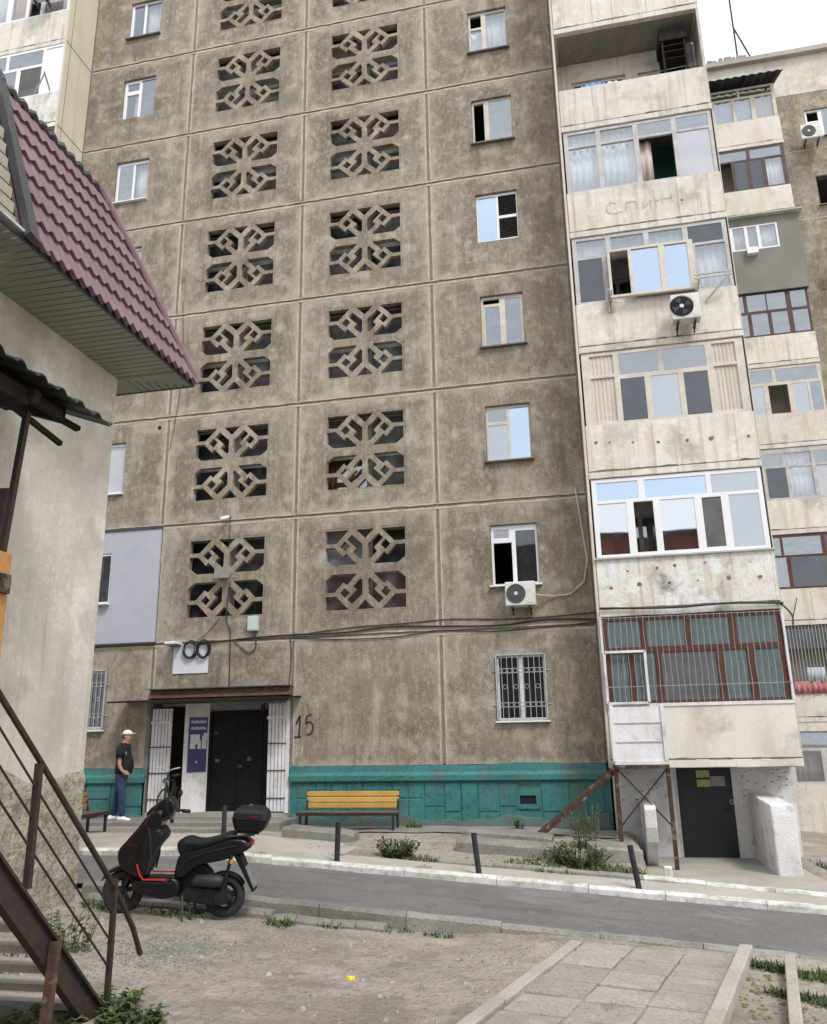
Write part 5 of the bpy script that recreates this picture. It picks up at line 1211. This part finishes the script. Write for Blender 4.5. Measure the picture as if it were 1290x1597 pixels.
# ------------------------------------------------------------------ benches and bollards
def bench(label, slat_mat, ln=1.93):
    t = thing('park_bench', label, 'bench', (0, 0, 0), 'slatted benches by the building'); local(t)
    for i in range(3): B(-ln / 2, ln / 2, .2 + .02 * i, .225 + .02 * i, .46 + .11 * i, .555 + .11 * i).build('back_slat', slat_mat, t, bevel=.008)
    for i in range(4): B(-ln / 2 - .04, ln / 2 + .04, -.22 + .1 * i, -.135 + .1 * i, .385, .41).build('seat_slat', 'timber_brown', t, bevel=.006)
    for s_ in (-1, 1):
        x = s_ * (ln / 2 - .02)
        B(x - .02, x + .02, -.24, .2, .35, .384).build('seat_bearer', 'black_metal', t)
        MB().bar((x, .17, .37), (x, .29, .8), .04).build('back_post', 'black_metal', t)
        B(x - .022, x + .022, -.24, -.195, 0, .349).build('leg', 'black_metal', t); B(x - .022, x + .022, .14, .185, 0, .349).build('leg', 'black_metal', t)
    B(-ln / 2 - .05, ln / 2 + .05, -.248, -.223, .345, .409).build('front_rail', 'black_metal', t)
    return t
b1 = bench('yellow slatted bench against the turquoise plinth right of the entrance', 'bench_yellow'); b1.location = (1.52, -.72, -.02)
b2 = bench('worn orange bench seen end-on, half hidden behind the pale house', 'bench_worn', 1.6); b2.location = (-3.35, -2.6, .08); b2.rotation_euler = (0, 0, R(90))
for x, dx, dy, lab in ((.1, 0, 0, 'black bollard behind the scooter saddle'), (2.42, .02, 0, 'black bollard in front of the yellow bench'), (4.6, -.07, 0, 'leaning black bollard in front of the stacked concrete steps'), (6.85, -.09, .02, 'leaning black bollard left of the white forecourt kerb')):
    y = -4.4 if x > 1 else -3.4; z = hz(x) + .05
    bo = thing('bollard', lab, 'bollard', (x, y, z), 'black bollards along the kerb')
    MB().tube([(x, y, z - .1), (x + dx * .1, y, z), (x + dx, y + dy, z + .6), (x + dx, y + dy, z + .605)], [.042, .042, .042, .036], 14).build('tube', 'bollard_black', bo, smooth=False)
    MB().tube([(x, y, z - .06), (x, y, z + .02)], .075, 14).build('footing', 'concrete', bo)

# ------------------------------------------------------------------ the man
def skin(name, mat, parent, nodes, edges, root=0, sub=2, loc=(0, 0, 0)):
    me = bpy.data.meshes.new(name); me.from_pydata([n[:3] for n in nodes], edges, [])
    o = bpy.data.objects.new(name, me); col.objects.link(o)
    md = o.modifiers.new('s', 'SKIN'); md.use_smooth_shade = True
    for i, n in enumerate(nodes):
        r = n[3]; sv = me.skin_vertices[0].data[i]; sv.radius = (r, n[4] if len(n) > 4 else r); sv.use_root = (i == root)
    sb = o.modifiers.new('u', 'SUBSURF'); sb.levels = sb.render_levels = sub
    dg = bpy.context.evaluated_depsgraph_get(); ev = o.evaluated_get(dg); nm = bpy.data.meshes.new_from_object(ev, depsgraph=dg)
    bpy.data.objects.remove(o); nm.materials.clear(); nm.materials.append(MATS[mat]); nm.shade_smooth()
    q = bpy.data.objects.new(name, nm); col.objects.link(q); q.parent = parent; ORG[q.name] = Vector((0, 0, 0)); return q
man = thing('person', 'man in a white cap, black short-sleeved shirt and blue jeans standing on the porch platform', 'person', (0, 0, 0)); local(man)
N_ = [(0, 0, .95, .13), (.02, 0, 1.2, .15), (.0, 0, 1.42, .15), (.0, 0, 1.52, .075), (.03, 0, 1.6, .062), (.055, 0, 1.68, .085), (.05, 0, 1.76, .09),
      (.02, -.16, 1.43, .04), (.02, -.25, 1.25, .045), (.025, -.26, 1.1, .04), (.09, -.235, .99, .033), (.135, -.215, .96, .03),
      (-.02, .16, 1.43, .04), (-.12, .25, 1.26, .045), (-.13, .27, 1.12, .04), (.03, .24, 1.02, .033), (.08, .22, .99, .03),
      (.02, -.09, .82, .09), (.06, -.11, .46, .06), (.1, -.11, .09, .042), (-.05, .09, .82, .08), (-.125, .12, .46, .06), (-.19, .12, .09, .042),
      (.145, 0, 1.675, .018), (.12, 0, 1.62, .035)]
E_ = [(0, 1), (1, 2), (2, 3), (3, 4), (4, 5), (5, 6), (2, 7), (7, 8), (8, 9), (9, 10), (10, 11), (2, 12), (12, 13), (13, 14), (14, 15), (15, 16), (0, 17), (17, 18), (18, 19), (0, 20), (20, 21), (21, 22), (5, 23), (5, 24)]
def fingers(nodes, edges, w_, d, out):
    for i, l in enumerate((.075, .085, .08, .065)):
        b = len(nodes); c = Vector(nodes[w_][:3]); o = Vector((0, 0, -.026 + .017 * i)) + d * .02
        p = c + o; nodes += [(*p, .011), (*(p + d * l * .55), .0095), (*(p + d * l * .8 + out * .03), .0085)]; edges += [(w_, b), (b, b + 1), (b + 1, b + 2)]
    b = len(nodes); p = Vector(nodes[w_][:3]) + Vector((0, 0, .03)); nodes += [(*p, .012), (*(p + d * .05 + Vector((0, 0, .02))), .0105)]; edges += [(w_, b), (b, b + 1)]
fingers(N_, E_, 11, Vector((.95, .2, -.2)).normalized(), Vector((0, .9, -.3)))
fingers(N_, E_, 16, Vector((.95, -.2, -.2)).normalized(), Vector((0, -.9, -.3)))
body = skin('body', 'skin', man, N_, E_)
def ell(cx, cy, cz, rx, ry, n=20, tilt=0): return [(cx + rx * math.cos(2 * math.pi * k / n), cy + ry * math.sin(2 * math.pi * k / n), cz + tilt * math.cos(2 * math.pi * k / n)) for k in range(n)]
shm = MB().loft([ell(.01, 0, .93, .165, .185), ell(.02, 0, .98, .18, .195), ell(.04, 0, 1.08, .19, .2), ell(.03, 0, 1.2, .175, .2), ell(.005, 0, 1.34, .15, .195), ell(-.01, 0, 1.44, .13, .19), ell(-.005, 0, 1.5, .105, .15), ell(.005, 0, 1.54, .075, .09), ell(.01, 0, 1.565, .066, .075)])
for p in ([(-.005, -.12, 1.47), (.01, -.185, 1.45), (.02, -.235, 1.36), (.02, -.255, 1.26)], [(-.005, .12, 1.47), (-.03, .19, 1.44), (-.08, .235, 1.36), (-.115, .255, 1.27)]): shm.tube(p, [.1, .105, .093, .082], 12)
shm.build('shirt', 'shirt', man, smooth=True)
skin('jeans', 'jeans', man, [(-.01, 0, .99, .15, .185), (-.01, 0, .88, .14, .17), (.025, -.095, .78, .105), (.065, -.11, .45, .082), (.1, -.11, .07, .07), (-.055, .105, .78, .1), (-.13, .12, .45, .082), (-.19, .12, .07, .07)],
     [(0, 1), (1, 2), (2, 3), (3, 4), (1, 5), (5, 6), (6, 7)], 1)
for fx, fy, a in ((.1, -.11, -8), (-.19, .12, 14)):
    ca, sa = math.cos(R(a)), math.sin(R(a)); T = lambda x, y, z: (fx + ca * x - sa * y, fy + sa * x + ca * y, z)
    rings = []
    for x, hw, h in ((-.1, .03, .06), (-.085, .04, .085), (-.03, .043, .1), (.04, .045, .085), (.11, .05, .055), (.17, .042, .045), (.19, .025, .03)):
        rings.append([T(x, -hw, .0), T(x, -hw, h * .6), T(x, -hw * .55, h), T(x, hw * .55, h), T(x, hw, h * .6), T(x, hw, 0)])
    MB().loft(rings).build('shoe', 'shoe_white', man, smooth=True)
m = MB(); rings = []
for k in range(6):
    a = R(k * 17); rr = .108 * math.cos(a); rings.append([(.048 + rr * 1.08 * math.cos(t * math.pi / 8) , rr * .86 * math.sin(t * math.pi / 8), 1.735 + .1 * math.sin(a)) for t in range(16)])
m.loft(rings)
cap = m.build('cap', 'white_cloth', man, smooth=True)
MB().loft([[(.1 + .14 * math.cos(t), .085 * math.sin(t), 1.738 + .02 * math.cos(t) + o) for t in [R(-80 + 16 * k) for k in range(11)]] for o in (0, .01)]).build('brim', 'white_cloth', cap)
m = MB(); rings = []
for z, f in ((1.655, .7), (1.69, .95), (1.735, 1.0)): rings.append([(.03 + .098 * f * math.cos(t), .088 * f * math.sin(t), z) for t in [R(75 + 21 * k) for k in range(11)]])
m.loft(rings).build('hair', 'hair', man)
for y in (-.082, .082): MB().loft([[(.045 + .022 * math.cos(t * math.pi / 4), y, 1.685 + .03 * math.sin(t * math.pi / 4)) for t in range(8)], [(.04 + .018 * math.cos(t * math.pi / 4), y * 1.14, 1.687 + .026 * math.sin(t * math.pi / 4)) for t in range(8)]]).build('ear', 'skin', man)
for y in (-.035, .035): MB().box(.132, .139, y - .012, y + .012, 1.695, 1.705).build('eye', 'hair', man)
MB().box(.142, .148, -.025, .025, 1.612, 1.62).build('mouth', 'laundry_red', man)
man.location = (-3.5, -.72, .215); man.rotation_euler = (0, 0, R(9))

# ------------------------------------------------------------------ concrete blocks, stones, litter, plants
random.seed(31)
def rock(x, y, wx, wy, z0, h, mat, label, rot=0, name='concrete_block', cat='block', group=None):
    c, s_ = math.cos(R(rot)), math.sin(R(rot)); n = 10; rings = []
    for i in range(n + 1):
        u = -wx / 2 + wx * i / n; e = lambda k: .03 * fbm(u, k, x, 2.2)
        sec = [(u, -wy / 2 + e(1), z0 - .25), (u, -wy / 2 + e(2), z0 + h * .7), (u, -wy / 2 + .04 + e(3), z0 + h + e(4) * .6), (u, wy / 2 - .03, z0 + h + e(5) * .6), (u, wy / 2 + e(6), z0 - .25)]
        if i in (0, n): sec = [(a * (.985), b * .9, zz if zz < z0 else z0 + (zz - z0) * .85) for a, b, zz in sec]
        rings.append([(x + c * a - s_ * b, y + s_ * a + c * b, zz + (hz(x + c * a) - hz(x))) for a, b, zz in sec])
    return top_thing(MB().loft(rings), name, mat, label, cat, (x, y, z0), group)
rock(1.42, -2.2, 1.4, .34, gz(1.42, -2.2), .2, 'concrete', 'broken grey concrete beam lying in front of the yellow bench', -4)
rock(4.75, -1.75, 1.6, .5, gz(4.75, -1.75), .13, 'concrete', 'upper weathered concrete step below the turquoise plinth', -3)
rock(4.85, -2.5, 1.75, .6, gz(4.85, -2.5), .15, 'concrete', 'lower weathered concrete step behind the leaning bollard', -3)
rock(6.55, -2.3, .8, .9, gz(6.4, -2.3), .13, 'concrete', 'tilted lump of concrete beside the tall weeds', 10)
rock(10.6, -3.6, .7, .5, -.6, .1, 'concrete_pale', 'broken slab on the rubble right of the basement walls', 20)
rock(10.9, -1.6, 1.1, .7, -.55, .14, 'concrete', 'dark slab at the foot of the farther wing', -15)
rock(10.3, -2.6, .45, .3, -.56, .1, 'stone_grey', 'grey stone beside the right whitewashed wall', 35, 'stone', 'stone')
lz0 = gz(4.04, -9.16)
top_thing(MB().loft([[(4.0, -9.17, lz0 - .01), (4.05, -9.19, lz0 - .01), (4.09, -9.15, lz0 - .01), (4.02, -9.13, lz0 - .01)], [(4.0, -9.165, lz0 + .03), (4.04, -9.18, lz0 + .022), (4.08, -9.155, lz0 + .028), (4.015, -9.14, lz0 + .015)]]), 'litter', 'yellow_litter', 'crumpled yellow wrapper on the bare dirt', 'litter', (4.04, -9.16, lz0))
# gravel and pebbles
def pebbles(n, fx, size, mat, name):
    m = MB()
    for i in range(n):
        x, y = fx(); z = gz(x, y); r = random.uniform(*size); a = random.uniform(0, 6.3); k = 6
        b = [(x + r * math.cos(a + t * math.pi / 3) * random.uniform(.7, 1.2), y + r * math.sin(a + t * math.pi / 3) * random.uniform(.6, 1.1), z - .004) for t in range(k)]
        tp = [(x + (p[0] - x) * .6 + random.uniform(-.2, .2) * r, y + (p[1] - y) * .6, z + r * random.uniform(.35, .7)) for p in b]
        m.loft([b, tp])
    return tag(m.build(name, mat), kind='stuff')
pebbles(900, lambda: (random.gauss(2.05, .38), random.gauss(-8.9, .3)), (.008, .024), 'stone_grey', 'gravel')
pebbles(1500, lambda: (random.uniform(.3, 7.5), random.uniform(-11.5, -7.4)), (.004, .014), 'stone_grey', 'pebbles')
pebbles(220, lambda: (random.uniform(.5, 6.8), random.uniform(-11.3, -7.4)), (.006, .018), 'concrete_pale', 'pebbles')
pebbles(90, lambda: (random.uniform(.6, 6.6), random.uniform(-11, -7.5)), (.018, .04), 'stone_grey', 'stones')
pebbles(160, lambda: (random.uniform(7.45, 8.0), random.uniform(-9.5, -7.6)), (.01, .03), 'leaf_dry', 'fallen_leaves')
pebbles(350, lambda: (random.uniform(.5, 6.8), random.uniform(-4, -1.2)), (.008, .03), 'stone_grey', 'rubble')
pebbles(260, lambda: (random.uniform(9.9, 13), random.uniform(-4, 3)), (.02, .09), 'stone_grey', 'rubble')
def leafblade(m, p, d, ln, wd, bend):
    d = Vector(d).normalized(); s_ = d.cross(Vector((0, 0, 1))); s_ = s_.normalized() if s_.length > .01 else Vector((1, 0, 0)); p = Vector(p)
    q = [p, p + d * ln * .5 + Vector((0, 0, -bend * .2)), p + d * ln + Vector((0, 0, -bend))]
    m.add([q[0] - s_ * wd * .25, q[0] + s_ * wd * .25, q[1] + s_ * wd * .5, q[1] - s_ * wd * .5, q[2]], [(0, 1, 2, 3), (3, 2, 4)])
def weed(x, y, w_, h, n, label, kind='leafy', name='weed', z=None, cat='plant'):
    z = gz(x, y) if z is None else z; t = thing(name, label, cat, (x, y, z), 'weeds and grass tufts')
    m = MB(); ms = MB()
    if kind == 'grass':
        for i in range(int(n * 2.2)):
            a = random.uniform(0, 6.28); r = w_ * math.sqrt(random.random()); px, py = x + r * math.cos(a), y + r * math.sin(a) * .6
            leafblade(m, (px, py, gz(px, py) - .01), (random.gauss(0, .5), random.gauss(0, .5), 1), h * random.uniform(.4, 1.15), .017, h * random.uniform(0, .5))
    else:
        for i in range(n):
            a = random.uniform(0, 6.28); r = w_ * math.sqrt(random.random()) * .55; px, py = x + r * math.cos(a), y + r * math.sin(a) * .7
            hh = h * random.uniform(.5, 1.1) * (1 - .4 * r / w_); tip = Vector((px + w_ * .6 * math.cos(a) * random.random(), py + w_ * .4 * math.sin(a) * random.random(), gz(px, py) + hh)); b = Vector((px, py, gz(px, py) - .02))
            ms.tube([b, (b + tip) / 2 + Vector((random.gauss(0, .02), 0, 0)), tip], .005, 4)
            for k in range(9):
                f = .15 + .85 * k / 8; p = b + (tip - b) * f; aa = random.uniform(0, 6.28)
                leafblade(m, p, (math.cos(aa), math.sin(aa), random.uniform(.1, .8)), random.uniform(.05, .11), random.uniform(.025, .05), random.uniform(0, .04))
    if kind == 'grass':
        m2 = MB()
        for i in range(int(n * .8)):
            a = random.uniform(0, 6.28); r = w_ * 1.15 * math.sqrt(random.random()); px, py = x + r * math.cos(a), y + r * math.sin(a) * .6
            leafblade(m2, (px, py, gz(px, py) - .01), (random.gauss(0, .8), random.gauss(0, .8), 1), h * random.uniform(.3, .9), .013, h * random.uniform(0, .6))
        m2.build('dry_blade', 'leaf_dry', t)['kind'] = 'stuff'
    m.build('foliage', 'leaf', t)
    if ms.v: ms.build('stem', 'leaf_dry', t)
    return t
weed(3.1, -3.35, .38, .3, 64, 'round bushy green weed on the dirt right of the broken beam')
weed(3.55, -3.5, .3, .14, 60, 'low grass tuft between the bushy weed and the concrete steps', 'grass')
weed(6.1, -2.0, .32, .8, 26, 'tallest weed, growing by the foot of the rusty channel'); weed(6.0, -2.95, .55, .36, 70, 'broad clump of weeds behind the lawn edging')
weed(5.6, -3.3, .75, .14, 300, 'strip of grass along the lawn edging left of the broad clump', 'grass'); weed(6.6, -3.2, .4, .15, 160, 'grass by the left end of the white forecourt kerb', 'grass')
weed(4.85, -.45, .12, .24, 10, 'small weed at the plinth below the vent hole'); weed(2.75, -.4, .16, .22, 40, 'dry tuft against the plinth right of the yellow bench', 'grass'); weed(1.3, -1.85, .22, .16, 60, 'grass growing behind the broken beam under the bench', 'grass')
weed(.55, -7.5, .35, .12, 120, 'grass along the kerb foot beside the scooter front wheel', 'grass'); weed(1.5, -7.42, .5, .1, 120, 'grass under the scooter along the lower kerb', 'grass'); weed(2.7, -7.45, .18, .14, 50, 'grass tuft behind the scooter rear wheel', 'grass')
weed(3.3, -7.3, .2, .1, 50, 'tuft where the lower kerb course ends', 'grass'); weed(4.5, -7.25, .2, .07, 50, 'thin tuft on the grey kerb in the middle of the road edge', 'grass'); weed(3.95, -7.2, .25, .08, 60, 'tuft at the kerb between the scooter and the slab path', 'grass')
weed(1.25, -9.3, .3, .42, 18, 'wispy weed behind the stair railing near the pale wall'); weed(2.55, -10.55, .25, .12, 20, 'leafy weed at the foot of the stair post'); weed(2.82, -10.78, .33, .09, 26, 'leafy weed right of the stair post, at the bottom edge'); weed(2.2, -11.05, .3, .09, 16, 'weeds under the lowest stair tread')
weed(1.75, -11.3, .3, .1, 14, 'weeds at the lower left corner under the stair'); weed(.9, -9.9, .5, .1, 90, 'sparse grass along the pale wall beneath the stair', 'grass')
weed(7.95, -7.62, .26, .11, 200, 'grass at the top of the bed between the two path edgings', 'grass'); weed(7.9, -8.5, .2, .1, 120, 'grass against the thin slab edging, nearer the camera', 'grass'); weed(8.5, -7.75, .38, .1, 320, 'grass right of the thin slab edging at the road', 'grass'); weed(8.3, -8.6, .3, .09, 200, 'grass right of the thin slab edging at the frame corner', 'grass')
weed(10.2, -1.2, .3, .2, 60, 'grass behind the right whitewashed wall', 'grass')

# ------------------------------------------------------------------ brick house across the yard, behind the camera (seen in the panes)
opp = thing('brick_building', 'dark red brick house mirrored in the new white balcony panes', 'building', (0, -46, 0))
B(-32, 15, -58, -46, -2, 16.2).build('wall', 'brick_red', opp)
MB().loft([[(-33, -59, 16.2), (16, -59, 16.2), (16, -45.4, 16.2), (-33, -45.4, 16.2)], [(-31, -53, 17), (14, -53, 17), (14, -51.5, 17), (-31, -51.5, 17)]]).build('roof', 'roof_tar', opp)
wpro = None
B(15.2, 24, -58, -47, -2, 12.5).build('wall', 'brick_red', opp)
for i in range(9):
    for j in range(4):
        x = -29 + i * 4.2; z = 1.2 + j * 3.3
        B(x, x + 1.5, -45.99, -45.95, z, z + 1.6).build('window', 'film_grey', opp)
